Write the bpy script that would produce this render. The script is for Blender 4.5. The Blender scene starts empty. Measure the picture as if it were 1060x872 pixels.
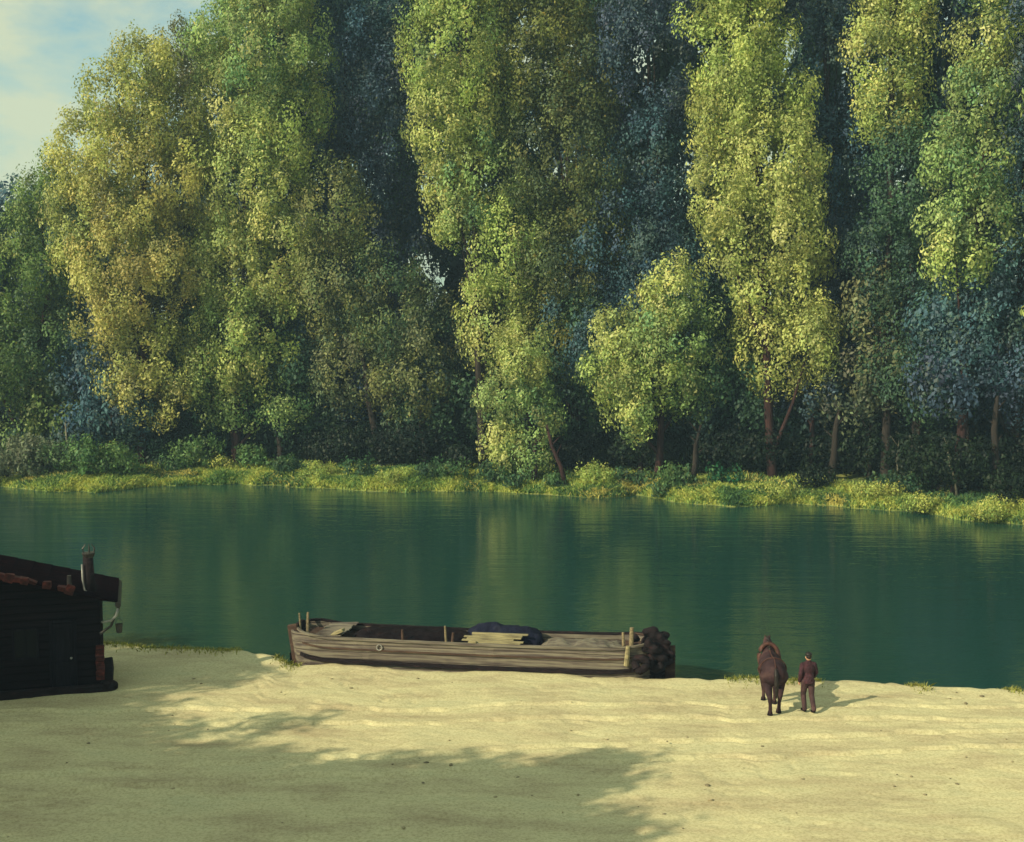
import bpy, bmesh, math, random
import numpy as np
from mathutils import Vector, Matrix

R = math.radians
random.seed(7)
rng = np.random.default_rng(11)
scene = bpy.context.scene
COL = scene.collection

# ------------------------------------------------------------------ camera geometry
F = 1280.0
CAMH = 10.5
HAZE = 0.0005
PITCH = math.atan(86 / F)
CP, SP = math.cos(PITCH), math.sin(PITCH)

def ray(px, py):
    u, v = px - 530.0, 436.0 - py
    return (u, F * CP + v * SP, -F * SP + v * CP)

def G(px, py, z=0.0):
    d = ray(px, py); t = (z - CAMH) / d[2]
    return Vector((d[0] * t, d[1] * t, z))

def P(px, py, Y):
    d = ray(px, py); t = Y / d[1]
    return Vector((d[0] * t, Y, CAMH + d[2] * t))

# ------------------------------------------------------------------ materials
def mat(name):
    m = bpy.data.materials.new(name); m.use_nodes = True
    nt = m.node_tree; b = nt.nodes['Principled BSDF']
    return m, nt, b

def N(nt, kind, **kw):
    n = nt.nodes.new(kind)
    for k, v in kw.items():
        setattr(n, k, v)
    return n

def ramp(nt, stops):
    r = nt.nodes.new('ShaderNodeValToRGB')
    e = r.color_ramp.elements
    while len(e) < len(stops): e.new(0.5)
    for i, (p, c) in enumerate(stops):
        e[i].position = p
        e[i].color = tuple(c) + (1,) if len(c) == 3 else c
    return r

def noise_mat(name, stops, scale=(1, 1, 1), nscale=3.0, detail=6, rough=0.85, bump=0.3, bdist=0.02, bscale=None, spec=0.3):
    m, nt, b = mat(name)
    tc = N(nt, 'ShaderNodeTexCoord'); mp = N(nt, 'ShaderNodeMapping')
    mp.inputs['Scale'].default_value = scale
    nt.links.new(tc.outputs['Object'], mp.inputs['Vector'])
    n = N(nt, 'ShaderNodeTexNoise'); n.inputs['Scale'].default_value = nscale; n.inputs['Detail'].default_value = detail
    nt.links.new(mp.outputs[0], n.inputs['Vector'])
    r = ramp(nt, stops); nt.links.new(n.outputs['Fac'], r.inputs[0])
    nt.links.new(r.outputs[0], b.inputs['Base Color'])
    b.inputs['Roughness'].default_value = rough
    b.inputs['Specular IOR Level'].default_value = spec
    if bump:
        n2 = N(nt, 'ShaderNodeTexNoise'); n2.inputs['Scale'].default_value = bscale or nscale * 3; n2.inputs['Detail'].default_value = 5
        nt.links.new(mp.outputs[0], n2.inputs['Vector'])
        bp = N(nt, 'ShaderNodeBump'); bp.inputs['Strength'].default_value = bump; bp.inputs['Distance'].default_value = bdist
        nt.links.new(n2.outputs['Fac'], bp.inputs['Height']); nt.links.new(bp.outputs[0], b.inputs['Normal'])
    return m

def leaf_material(name, trans=0.35, rough=0.55):
    m, nt, b = mat(name)
    a = N(nt, 'ShaderNodeAttribute'); a.attribute_name = 'tint'
    nt.links.new(a.outputs['Color'], b.inputs['Base Color'])
    b.inputs['Roughness'].default_value = rough
    b.inputs['Specular IOR Level'].default_value = 0.25
    t = N(nt, 'ShaderNodeBsdfTranslucent')
    hs = N(nt, 'ShaderNodeHueSaturation'); hs.inputs['Saturation'].default_value = 1.1; hs.inputs['Value'].default_value = 1.25
    nt.links.new(a.outputs['Color'], hs.inputs['Color']); nt.links.new(hs.outputs[0], t.inputs['Color'])
    mx = N(nt, 'ShaderNodeMixShader'); mx.inputs[0].default_value = trans
    nt.links.new(b.outputs[0], mx.inputs[1]); nt.links.new(t.outputs[0], mx.inputs[2])
    nt.links.new(mx.outputs[0], nt.nodes['Material Output'].inputs['Surface'])
    return m

M_LEAF = leaf_material('leaf')
M_GRASS = leaf_material('grass_blade', 0.3, 0.6)
M_BARK = noise_mat('bark', [(0.3, (0.01, 0.009, 0.009)), (0.55, (0.025, 0.019, 0.017)), (0.8, (0.05, 0.04, 0.033))], (3, 3, 0.6), 2.5, 8, 0.9, 0.8, 0.05)
M_BARKRED = noise_mat('reddish_bark', [(0.3, (0.014, 0.007, 0.008)), (0.6, (0.038, 0.015, 0.015)), (0.85, (0.085, 0.04, 0.032))], (3, 3, 0.6), 2.5, 8, 0.9, 0.8, 0.05)
M_BARKPALE = noise_mat('pale_bark', [(0.3, (0.08, 0.075, 0.06)), (0.6, (0.17, 0.16, 0.12)), (0.85, (0.28, 0.26, 0.2))], (3, 3, 0.6), 2.5, 8, 0.9, 0.6, 0.04)

# ------------------------------------------------------------------ object helpers
def link(o, parent=None):
    COL.objects.link(o)
    if parent is not None: o.parent = parent
    return o

def tag(o, label=None, cat=None, group=None, kind=None):
    if label: o['label'] = label
    if cat: o['category'] = cat
    if group: o['group'] = group
    if kind: o['kind'] = kind
    return o

def empty(name, loc, rz=0.0):
    o = bpy.data.objects.new(name, None); o.location = loc; o.rotation_euler = (0, 0, rz)
    o.empty_display_size = 0.2
    return link(o)

def np_mesh(name, verts, faces, mats, parent=None, tint=None, mat_idx=None, smooth=False):
    """verts (n,3), faces (m,k) all the same k"""
    me = bpy.data.meshes.new(name)
    n, (m, k) = len(verts), faces.shape
    me.vertices.add(n); me.vertices.foreach_set('co', np.ascontiguousarray(verts, np.float32).ravel())
    me.loops.add(m * k); me.loops.foreach_set('vertex_index', np.ascontiguousarray(faces, np.int32).ravel())
    me.polygons.add(m); me.polygons.foreach_set('loop_start', np.arange(0, m * k, k, dtype=np.int32))
    if mat_idx is not None: me.polygons.foreach_set('material_index', mat_idx.astype(np.int32))
    for mm in (mats if isinstance(mats, (list, tuple)) else [mats]): me.materials.append(mm)
    me.update(calc_edges=True)
    if smooth: me.polygons.foreach_set('use_smooth', np.ones(m, bool))
    if tint is not None:
        at = me.attributes.new('tint', 'FLOAT_COLOR', 'POINT')
        c = np.ones((n, 4), np.float32); c[:, :3] = tint
        at.data.foreach_set('color', c.ravel())
    o = bpy.data.objects.new(name, me)
    return link(o, parent)

def bm_obj(name, bm, m, parent=None, smooth=False, bevel=0.0):
    me = bpy.data.meshes.new(name)
    bmesh.ops.recalc_face_normals(bm, faces=bm.faces)
    if bevel:
        ed = [e for e in bm.edges if len(e.link_faces) == 2 and e.calc_face_angle(0) > 0.6]
        bmesh.ops.bevel(bm, geom=ed, offset=bevel, segments=1, affect='EDGES', clamp_overlap=True)
    bm.to_mesh(me); bm.free()
    for mm in (m if isinstance(m, (list, tuple)) else [m]): me.materials.append(mm)
    if smooth:
        for p in me.polygons: p.use_smooth = True
    o = bpy.data.objects.new(name, me)
    return link(o, parent)

def add_box(bm, c, s, rot=None, jitter=0.0):
    r = bmesh.ops.create_cube(bm, size=1.0)
    M = Matrix.Translation(Vector(c)) @ (rot.to_4x4() if rot else Matrix.Identity(4)) @ Matrix.Diagonal((s[0], s[1], s[2], 1))
    bmesh.ops.transform(bm, matrix=M, verts=r['verts'])
    if jitter:
        for v in r['verts']: v.co += Vector((random.uniform(-1, 1), random.uniform(-1, 1), random.uniform(-1, 1))) * jitter
    return r['verts']

def add_tube(bm, pts, radii, seg=10, caps=True):
    pts = [Vector(p) for p in pts]
    rings = []
    up = Vector((0.13, 0.21, 1)).normalized()
    for i, p in enumerate(pts):
        t = (pts[min(i + 1, len(pts) - 1)] - pts[max(i - 1, 0)]).normalized()
        a = t.cross(up)
        if a.length < 0.15: a = t.cross(Vector((1, 0.1, 0)))
        a.normalize(); b = t.cross(a).normalized()
        ring = [bm.verts.new(p + (a * math.cos(2 * math.pi * k / seg) + b * math.sin(2 * math.pi * k / seg)) * radii[i]) for k in range(seg)]
        rings.append(ring)
    for r0, r1 in zip(rings, rings[1:]):
        for k in range(seg):
            bm.faces.new((r0[k], r0[(k + 1) % seg], r1[(k + 1) % seg], r1[k]))
    if caps:
        bm.faces.new(rings[0][::-1]); bm.faces.new(rings[-1])

def add_ball(bm, c, r, sub=2, jit=0.0):
    v = bmesh.ops.create_icosphere(bm, subdivisions=sub, radius=1.0)['verts']
    r = (r, r, r) if isinstance(r, (int, float)) else r
    for q in v:
        s = 1 + random.uniform(-jit, jit)
        q.co = Vector((q.co.x * r[0] * s + c[0], q.co.y * r[1] * s + c[1], q.co.z * r[2] * s + c[2]))

# ------------------------------------------------------------------ the light of the place
SUN_EL, SHX, SHY = R(31), 0.83, 0.56            # shadows fall to the right and away from the camera
sl = math.hypot(SHX, SHY); SHX /= sl; SHY /= sl
world = bpy.data.worlds.new('World'); scene.world = world; world.use_nodes = True
wn = world.node_tree
sky = N(wn, 'ShaderNodeTexSky', sky_type='NISHITA', sun_disc=False)
sky.sun_elevation = SUN_EL
sky.sun_rotation = math.atan2(-SHX, -SHY)       # azimuth of the sun measured from +Y, clockwise
sky.air_density = 1.0; sky.dust_density = 2.0; sky.ozone_density = 1.5
bg = wn.nodes['Background']; bg.inputs['Strength'].default_value = 0.115
tc = N(wn, 'ShaderNodeTexCoord'); mp = N(wn, 'ShaderNodeMapping'); mp.inputs['Scale'].default_value = (1, 1, 2.2)
wn.links.new(tc.outputs['Generated'], mp.inputs['Vector'])
cn = N(wn, 'ShaderNodeTexNoise'); cn.inputs['Scale'].default_value = 9; cn.inputs['Detail'].default_value = 8; cn.inputs['Roughness'].default_value = 0.6
wn.links.new(mp.outputs[0], cn.inputs['Vector'])
cr = ramp(wn, [(0.32, (0.12, 0.12, 0.12)), (0.58, (1, 1, 1))]); wn.links.new(cn.outputs['Fac'], cr.inputs[0])
tint = N(wn, 'ShaderNodeMix', data_type='RGBA', blend_type='MULTIPLY'); tint.inputs['Factor'].default_value = 1
tint.inputs['B'].default_value = (1.0, 1.30, 1.02, 1)
wn.links.new(sky.outputs[0], tint.inputs['A'])
cm = N(wn, 'ShaderNodeMix', data_type='RGBA'); cm.inputs['B'].default_value = (5.0, 5.3, 3.5, 1)
ml = N(wn, 'ShaderNodeMath', operation='MULTIPLY'); ml.inputs[1].default_value = 0.85
wn.links.new(cr.outputs[0], ml.inputs[0]); wn.links.new(ml.outputs[0], cm.inputs['Factor'])
wn.links.new(tint.outputs['Result'], cm.inputs['A']); wn.links.new(cm.outputs['Result'], bg.inputs['Color'])

sd = bpy.data.lights.new('sun', 'SUN'); sd.energy = 4.7; sd.angle = R(0.6); sd.color = (1.0, 0.86, 0.57)
so = link(bpy.data.objects.new('sun', sd))
so.rotation_euler = Vector((SHX * math.cos(SUN_EL), SHY * math.cos(SUN_EL), -math.sin(SUN_EL))).to_track_quat('-Z', 'Y').to_euler()
so.location = (-40, -30, 40)

# ------------------------------------------------------------------ bank lines
WZ = -0.6
far_px = [(-900, 497), (-500, 500), (-200, 503), (0, 504), (40, 508), (100, 510), (150, 504), (250, 501), (330, 506), (400, 510), (480, 508), (560, 512), (620, 516), (660, 513), (700, 521), (760, 524), (830, 522), (900, 527), (950, 530), (990, 538), (1060, 545), (1300, 560), (1700, 590)]
fp = [G(a, b, WZ) for a, b in far_px]; FX = np.array([p.x for p in fp]); FY = np.array([p.y for p in fp])
def yfar(x): return np.interp(x, FX, FY)
near_px = [(-900, 640), (-300, 655), (0, 660), (100, 664), (200, 669), (285, 678), (300, 684), (400, 689), (500, 693), (600, 698), (700, 702), (760, 700), (870, 703), (1000, 709), (1060, 716), (1300, 745), (1800, 800)]
npnt = [G(a, b, 0) for a, b in near_px]; NX = np.array([p.x for p in npnt]); NY = np.array([p.y for p in npnt])
def ynear(x): return np.interp(x, NX, NY)

def vnoise(x, y, s, seed=0):
    x = x / s + seed * 17.3; y = y / s + seed * 9.1
    xi, yi = np.floor(x), np.floor(y); fx, fy = x - xi, y - yi
    fx = fx * fx * (3 - 2 * fx); fy = fy * fy * (3 - 2 * fy)
    def h(a, b):
        v = np.sin(a * 127.1 + b * 311.7 + seed * 3.7) * 43758.5453
        return v - np.floor(v)
    return (h(xi, yi) * (1 - fx) + h(xi + 1, yi) * fx) * (1 - fy) + (h(xi, yi + 1) * (1 - fx) + h(xi + 1, yi + 1) * fx) * fy

def far_h(s, x):
    base = np.interp(s, [-6, -0.6, 0, 0.5, 1.6, 4, 12, 60, 600], [-2.5, -1.1, WZ - .02, -0.3, 0.0, 0.3, .8, 1.7, 9])
    return base + (vnoise(x, s, 1.3, 1) - .5) * 0.35 * np.clip(s / 1.0, 0, 1) + (vnoise(x, s, 5, 2) - .5) * .5 * np.clip(s / 3.0, 0, 1)

def grid_sheet(name, xs, rows, fy, fh, m):
    X, S = np.meshgrid(xs, rows)
    Y = fy(X, S); Z = fh(S, X)
    v = np.stack([X, Y, Z], -1).reshape(-1, 3)
    a, b = len(rows), len(xs)
    i = np.arange(a - 1)[:, None] * b + np.arange(b - 1)[None]
    f = np.stack([i, i + 1, i + b + 1, i + b], -1).reshape(-1, 4)
    return np_mesh(name, v, f, m, smooth=True)

M_BANK = noise_mat('grassy_earth', [(0.3, (0.05, 0.07, 0.02)), (0.5, (0.12, 0.16, 0.04)), (0.7, (0.22, 0.23, 0.07))], (1, 1, 1), 0.9, 8, 0.95, 0.8, 0.1)
xs = np.concatenate([np.linspace(-420, -64, 30), np.linspace(-62, 62, 420), np.linspace(64, 420, 30)])
rows = np.concatenate([[-6, -2, -.6], np.linspace(-.2, 6, 40), np.linspace(6.5, 20, 18), [25, 35, 50, 80, 140, 300, 600]])
def wob(X): return yfar(X) + (vnoise(X, X * 0, 1.7, 5) - .5) * 1.5 + (vnoise(X, X * 0, .6, 6) - .5) * .5
o = grid_sheet('grass_bank', xs, rows, lambda X, S: wob(X) + S, far_h, M_BANK); tag(o, kind='structure')

# near sandy ground
def near_h(s, x):
    base = np.interp(s, [-300, -40, -1.0, -0.35, 0, .25, .7, 2, 6], [0.2, 0.1, 0.0, 0.02, -0.04, -.3, -.75, -1.6, -2.6])
    n = (vnoise(x, s, 3.1, 3) - .5) * .10 + (vnoise(x, s, 1.1, 4) - .5) * .05 + (vnoise(x, s * 2.2, .45, 8) - .5) * .025
    yy = s + ynear(x)
    for (y0, sl, am, wv) in ((33.2, -.035, .5, 9.0), (34.55, -.035, .5, 9.0), (29.4, .07, .7, 12.0), (30.75, .07, .7, 12.0)):   # cart ruts
        dd = yy - (y0 + sl * x + am * np.sin(x / wv))
        n = n - .07 * np.exp(-(dd / .11) ** 2) + .02 * np.exp(-((np.abs(dd) - .24) / .09) ** 2)
    hp_ = vnoise(x, s, .28, 41); n = n - .035 * np.clip(hp_ - .70, 0, 1) * 3 * (vnoise(x, s, 2.5, 43) > .5)
    return base + n * np.clip((2 - s) / 2, 0, 1) * np.clip((s + 60) / 30, 0.2, 1)
def nedge(X): return ynear(X) + (vnoise(X, X * 0, 1.2, 9) - .5) * .55 + (vnoise(X, X * 0, .35, 12) - .5) * .22

m, nt, b = mat('sand')
tcn = N(nt, 'ShaderNodeTexCoord'); mpn = N(nt, 'ShaderNodeMapping'); mpn.inputs['Scale'].default_value = (0.35, 1, 1)
nt.links.new(tcn.outputs['Object'], mpn.inputs['Vector'])
n1 = N(nt, 'ShaderNodeTexNoise'); n1.inputs['Scale'].default_value = 0.9; n1.inputs['Detail'].default_value = 9; n1.inputs['Roughness'].default_value = 0.62
nt.links.new(mpn.outputs[0], n1.inputs['Vector'])
r1 = ramp(nt, [(0.28, (0.36, 0.30, 0.19)), (0.42, (0.45, 0.40, 0.25)), (0.55, (0.53, 0.49, 0.30)), (0.72, (0.47, 0.455, 0.285))])
nt.links.new(n1.outputs['Fac'], r1.inputs[0])
n3 = N(nt, 'ShaderNodeTexNoise'); n3.inputs['Scale'].default_value = 14; n3.inputs['Detail'].default_value = 8; n3.inputs['Roughness'].default_value = .7
nt.links.new(tcn.outputs['Object'], n3.inputs['Vector'])
r3 = ramp(nt, [(0.35, (0.68, 0.66, 0.6)), (0.55, (1, 1, 1)), (.75, (1.06, 1.05, 1.0))]); nt.links.new(n3.outputs['Fac'], r3.inputs[0])
mx = N(nt, 'ShaderNodeMix', data_type='RGBA', blend_type='MULTIPLY'); mx.inputs['Factor'].default_value = 1
nt.links.new(r1.outputs[0], mx.inputs['A']); nt.links.new(r3.outputs[0], mx.inputs['B'])
sxz = N(nt, 'ShaderNodeSeparateXYZ'); nt.links.new(tcn.outputs['Object'], sxz.inputs[0])
wz = N(nt, 'ShaderNodeMath', operation='MULTIPLY_ADD'); wz.inputs[1].default_value = .12; nt.links.new(n1.outputs['Fac'], wz.inputs[0]); nt.links.new(sxz.outputs['Z'], wz.inputs[2])
rw = ramp(nt, [(0.0, (1, 1, 1)), (1.0, (0, 0, 0))]); mrw = N(nt, 'ShaderNodeMapRange'); mrw.inputs['From Min'].default_value = -.26; mrw.inputs['From Max'].default_value = -.06
nt.links.new(wz.outputs[0], mrw.inputs['Value']); nt.links.new(mrw.outputs[0], rw.inputs[0])
mw = N(nt, 'ShaderNodeMix', data_type='RGBA'); mw.inputs['B'].default_value = (.13, .10, .06, 1); nt.links.new(rw.outputs[0], mw.inputs['Factor'])
nt.links.new(mx.outputs['Result'], mw.inputs['A']); nt.links.new(mw.outputs['Result'], b.inputs['Base Color'])
b.inputs['Roughness'].default_value = 0.95; b.inputs['Specular IOR Level'].default_value = 0.15
n2 = N(nt, 'ShaderNodeTexNoise'); n2.inputs['Scale'].default_value = 5; n2.inputs['Detail'].default_value = 10; n2.inputs['Roughness'].default_value = .68
nt.links.new(mpn.outputs[0], n2.inputs['Vector'])
bp = N(nt, 'ShaderNodeBump'); bp.inputs['Strength'].default_value = .4; bp.inputs['Distance'].default_value = .05
nt.links.new(n2.outputs['Fac'], bp.inputs['Height']); nt.links.new(bp.outputs[0], b.inputs['Normal'])
M_SAND = m
xs = np.concatenate([np.linspace(-300, -26, 30), np.linspace(-25, 25, 700), np.linspace(26, 300, 30)])
rows = np.concatenate([[-330, -200, -120, -60], np.linspace(-30, -1.2, 400), np.linspace(-1.1, 1.2, 34), [1.6, 2.2, 3, 4.5, 6]])
def nry(X, S):
    return nedge(X) * np.clip((S + 60) / 59, 0, 1) + (1 - np.clip((S + 60) / 59, 0, 1)) * 40 + S
o = grid_sheet('ground', xs, rows, nry, near_h, M_SAND); tag(o, kind='structure')

# water
m, nt, b = mat('river_water')
b.inputs['Base Color'].default_value = (0.009, 0.042, 0.036, 1)
b.inputs['Roughness'].default_value = 0.06; b.inputs['IOR'].default_value = 1.33
tcn = N(nt, 'ShaderNodeTexCoord')
def wave(scale, ns, dist, st, prev=None, det=3):
    mpn = N(nt, 'ShaderNodeMapping'); mpn.inputs['Scale'].default_value = scale
    nt.links.new(tcn.outputs['Object'], mpn.inputs['Vector'])
    n = N(nt, 'ShaderNodeTexNoise'); n.inputs['Scale'].default_value = ns; n.inputs['Detail'].default_value = det
    nt.links.new(mpn.outputs[0], n.inputs['Vector'])
    bp = N(nt, 'ShaderNodeBump'); bp.inputs['Strength'].default_value = st; bp.inputs['Distance'].default_value = dist
    nt.links.new(n.outputs['Fac'], bp.inputs['Height'])
    if prev: nt.links.new(prev.outputs[0], bp.inputs['Normal'])
    return bp
w1 = wave((.16, .8, 1), 1.0, 0.040, 1.0)
w2 = wave((0.5, 1.5, 1), 3.4, 0.013, 1.0, w1, 3)
nt.links.new(w2.outputs[0], b.inputs['Normal'])
M_WATER = m
bm = bmesh.new()
vs = [bm.verts.new(p) for p in ((-400, 25, WZ), (400, 25, WZ), (400, 160, WZ), (-400, 160, WZ))]
bm.faces.new(vs); tag(bm_obj('river_water', bm, M_WATER), kind='structure')

# ------------------------------------------------------------------ foliage
GOLD = [(0.44, 0.46, 0.15), (0.35, 0.41, 0.15), (0.50, 0.44, 0.16), (0.15, 0.19, 0.12)]
BRIGHT = [(0.33, 0.42, 0.13), (0.50, 0.55, 0.20), (0.16, 0.28, 0.13), (0.53, 0.48, 0.18)]
GREEN = [(0.14, 0.22, 0.07), (0.20, 0.28, 0.09), (0.08, 0.15, 0.08), (0.26, 0.28, 0.10)]
OLIVE = [(0.16, 0.18, 0.10), (0.20, 0.21, 0.10), (0.10, 0.15, 0.11), (0.15, 0.13, 0.12)]
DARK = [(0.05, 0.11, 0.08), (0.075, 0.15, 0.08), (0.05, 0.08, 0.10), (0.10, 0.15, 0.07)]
SHADE_BLUE = [(0.05, 0.11, 0.18), (0.07, 0.15, 0.17), (0.07, 0.095, 0.16), (0.12, 0.16, 0.10)]  # leaf colours with blue haze and gap shade mixed in

def leaves(centres, axes, pal, per_m2, size, back=1.0, clump=1.0, droop=0.35):
    """ellipsoids -> clumps on and inside their surface -> leaf-sized faces. returns verts, faces, tint"""
    V, T = [], []
    pal = np.array(pal)
    for c, a in zip(centres, axes):
        c = np.array(c); a = np.array(a)
        area = 4 * math.pi * ((a[0] * a[2]) ** 1.6 / 3 + (a[0] * a[1]) ** 1.6 / 3 + (a[1] * a[2]) ** 1.6 / 3) ** (1 / 1.6)
        nc = max(6, int(area / (1.25 * clump * clump)))
        d = rng.normal(size=(nc, 3)); d /= np.linalg.norm(d, axis=1)[:, None]
        if back < 1:
            keep = (d[:, 1] < 0.25) | (rng.random(nc) < back); d = d[keep]; nc = len(d)
        rr = 1.04 - 0.42 * rng.random(nc) ** 1.5
        ph = rng.uniform(0, 6, 6)
        lump = np.sin(d[:, 0] * 4.6 + ph[0] + c[0]) * np.sin(d[:, 2] * 5.2 + ph[1]) + .7 * np.sin(d[:, 0] * 9 + ph[2]) * np.sin(d[:, 2] * 10 + ph[3]) * np.cos(d[:, 1] * 7 + ph[4])
        rr = rr * (1 + .15 * lump) + np.where(rng.random(nc) < .13, rng.uniform(0, .22, nc), 0)
        cc = c + d * rr[:, None] * a
        cr_ = clump * rng.uniform(0.55, 1.2, nc)
        tone = rng.uniform(0.5, 1.4, nc)
        base = pal[rng.choice(len(pal), nc, p=[.4, .28, .2, .12])]
        nl = np.maximum(5, (per_m2 * area / nc * cr_ ** 2 / 0.8 / clump ** 2).astype(int))
        base = .5 * base + .5 * pal[rng.integers(0, 3)]
        idx = np.repeat(np.arange(nc), nl); n = len(idx)
        e = rng.normal(size=(n, 3)); e /= np.linalg.norm(e, axis=1)[:, None]
        r2 = rng.random(n) ** 0.4
        p = cc[idx] + e * (r2 * cr_[idx])[:, None] * np.array([0.85, 0.85, 1.25])
        nrm = e * 0.55 + d[idx] * 0.6 + rng.normal(size=(n, 3)) * 0.45 + np.array([0, 0, .2])
        nrm /= np.linalg.norm(nrm, axis=1)[:, None]
        up = np.array([0, 0, 1.0]) + rng.normal(size=(n, 3)) * 0.55 + d[idx] * droop
        L = up - nrm * (up * nrm).sum(1)[:, None]; L /= np.linalg.norm(L, axis=1)[:, None] + 1e-6
        W = np.cross(nrm, L)
        s = size * rng.uniform(0.6, 1.35, n)[:, None]
        q = np.stack([p - L * s * .5, p + W * s * .27 + nrm * s * .08 - L * s * .05, p + L * s * .5 + nrm * s * .06, p - W * s * .27 - L * s * .05], 1)
        V.append(q.reshape(-1, 3))
        col = base[idx] * tone[idx][:, None] * rng.uniform(0.87, 1.13, n)[:, None] * rng.uniform(.95, 1.05, (n, 3))
        odd = rng.random(n) < 0.02
        col[odd] = pal[rng.integers(0, len(pal), odd.sum())] * np.array([1.25, 1.05, 0.9])
        T.append(np.repeat(col, 4, 0))
    V = np.concatenate(V); T = np.concatenate(T)
    return V, np.arange(len(V)).reshape(-1, 4), np.clip(T, 0.004, .6)

def far_ground(x, y):
    s = y - float(wob(np.array([x]))[0])
    return float(far_h(np.array([s]), np.array([x]))[0])

def trunk_mesh(base, top, r0, lean=0.3, targets=(), bark=M_BARK, seed=0, rt=.06):
    rd = random.Random(seed)
    bm = bmesh.new()
    n = 9; pts = []; rad = []
    for i in range(n):
        t = i / (n - 1)
        p = Vector(base).lerp(Vector(top), t)
        w = math.sin(t * math.pi) * lean
        p += Vector((rd.uniform(-.4, .4) * w, rd.uniform(-.4, .4) * w, 0))
        pts.append(p); rad.append(max(rt, r0 * (1 - t) ** 0.8) * (1.2 if i == 0 else 1))
    pts.insert(1, pts[0].lerp(pts[1], .18)); rad.insert(1, r0 * 1.02)
    add_tube(bm, pts, rad, 10)
    for q in targets:
        q = Vector(q); t = min(.9, max(.12, (q.z - base[2]) / max(.1, (top[2] - base[2])) * .75 - .05))
        i = t * (len(pts) - 1); k = int(i); s = pts[k].lerp(pts[k + 1], i - k)
        mid = s.lerp(q, .5) + Vector((rd.uniform(-.3, .3), rd.uniform(-.3, .3), -.3))
        rr = r0 * (1 - t) * .55 + .03
        add_tube(bm, [s, s.lerp(mid, .5), mid, q], [rr, rr * .8, rr * .6, .03], 6)
    return bm

LEAFTOT = 0
def tree(name, label, group, tx, off, blobs, pal, bark=M_BARK, dens=34, size=0.30, r0=.34, base_dx=0.0, clump=1.0, back=.45, thick=1.0, cat='tree', droop=.3):
    """tx: where the trunk stands along the bank, off: metres back from the water, blobs: crown masses"""
    global LEAFTOT
    xw = 0; Y = 92.0
    for _ in range(6):                      # settle on the depth of the bank there
        xw = P(tx, 480, Y).x; Y = float(yfar(xw)) + off
    gz = far_ground(xw, Y)
    root = empty(name, (xw, Y, gz)); tag(root, label, cat, group)
    sc = Y / F
    C, A = [], []
    for (bx, by, rx, ry) in blobs:
        p = P(bx, by, Y); dy = random.uniform(-1.0, 1.0)
        C.append((p.x - xw, dy, p.z - gz)); A.append((rx * sc * 1.13, max(2.2, rx * sc * 0.95) * thick, ry * sc))
    if size <= .30: size *= .84; dens *= 1.35
    v, f, t = leaves(C, A, pal, dens, size, back, clump, droop)
    LEAFTOT += len(f)
    np_mesh('crown', v, f, M_LEAF, root, t)
    C.sort(key=lambda q: q[2])
    topb = max(C, key=lambda q: q[2])
    bm = trunk_mesh((base_dx, 0, -.3), (topb[0], topb[1], topb[2]), r0, .5, [c for c in C], bark, seed=int(tx) + int(off * 10))
    bm_obj('trunk', bm, bark, root, smooth=True)
    return root

POP = 'tall poplars along the far bank'
WOOD = 'trees filling the second row behind the bank'
tree('golden_tree', 'golden yellow rounded tree against the sky in the upper left', None, 147, 8,
     [(150, 72, 29, 34), (126, 106, 33, 38), (160, 112, 40, 60), (106, 165, 40, 46), (140, 190, 60, 60), (110, 240, 50, 55), (140, 290, 56, 60), (150, 370, 46, 54), (156, 408, 34, 28)], GOLD, M_BARKRED, dens=40)
tree('dull_green_tree', 'grey green tree with a purplish brown top between golden tree and tall poplar', None, 181, 13,
     [(206, 68, 15, 32), (188, 70, 26, 36), (192, 130, 38, 60), (205, 210, 46, 70), (195, 300, 46, 70), (190, 380, 40, 50)], OLIVE + [], M_BARKRED, dens=36)
tree('leafy_tree', 'mid green tree at the left edge with its crown sloping down to the sky', None, 14, 7,
     [(44, 204, 21, 24), (72, 186, 22, 26), (8, 244, 30, 28), (55, 250, 46, 56), (5, 300, 46, 56), (40, 350, 50, 50), (0, 380, 40, 36)], GREEN, M_BARKRED, dens=36)
tree('blue_green_tree', 'blue green tree low at left behind the leafy edge tree', None, 82, 15,
     [(80, 290, 46, 70), (90, 370, 44, 50), (50, 400, 36, 36), (115, 410, 30, 34)], SHADE_BLUE, M_BARKPALE, dens=30)
tree('poplar', 'brightest tall poplar at left, first to run out of the top of the picture', POP, 243, 5.5,
     [(284, -130, 34, 80), (278, -40, 40, 80), (270, 50, 56, 80), (245, 110, 40, 60), (292, 130, 46, 70), (255, 200, 44, 70), (240, 280, 40, 60), (290, 260, 34, 60), (262, 350, 46, 54), (225, 385, 34, 36), (240, 416, 30, 28), (300, 405, 30, 30)], BRIGHT, M_BARKRED, dens=42)
tree('shade_toned_tree', 'tree with painted blue green shade in the gap right of the brightest left poplar', WOOD, 350, 12,  # shaded gap between lit crowns, its darkness put into the leaf colour
     [(365, -140, 40, 90), (385, -40, 50, 90), (362, 40, 40, 60), (395, 110, 48, 80), (370, 200, 52, 80), (400, 290, 60, 80), (350, 330, 50, 60), (375, 400, 60, 40)], SHADE_BLUE, M_BARK, dens=30)
tree('broad_tree', 'broad dull green tree low between the two bright left poplars', None, 395, 8,
     [(345, 220, 34, 50), (350, 300, 44, 56), (400, 320, 46, 60), (440, 350, 34, 50), (370, 380, 50, 40), (425, 400, 40, 32)], GREEN[2:] + OLIVE[:2], M_BARK, dens=34)
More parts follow.
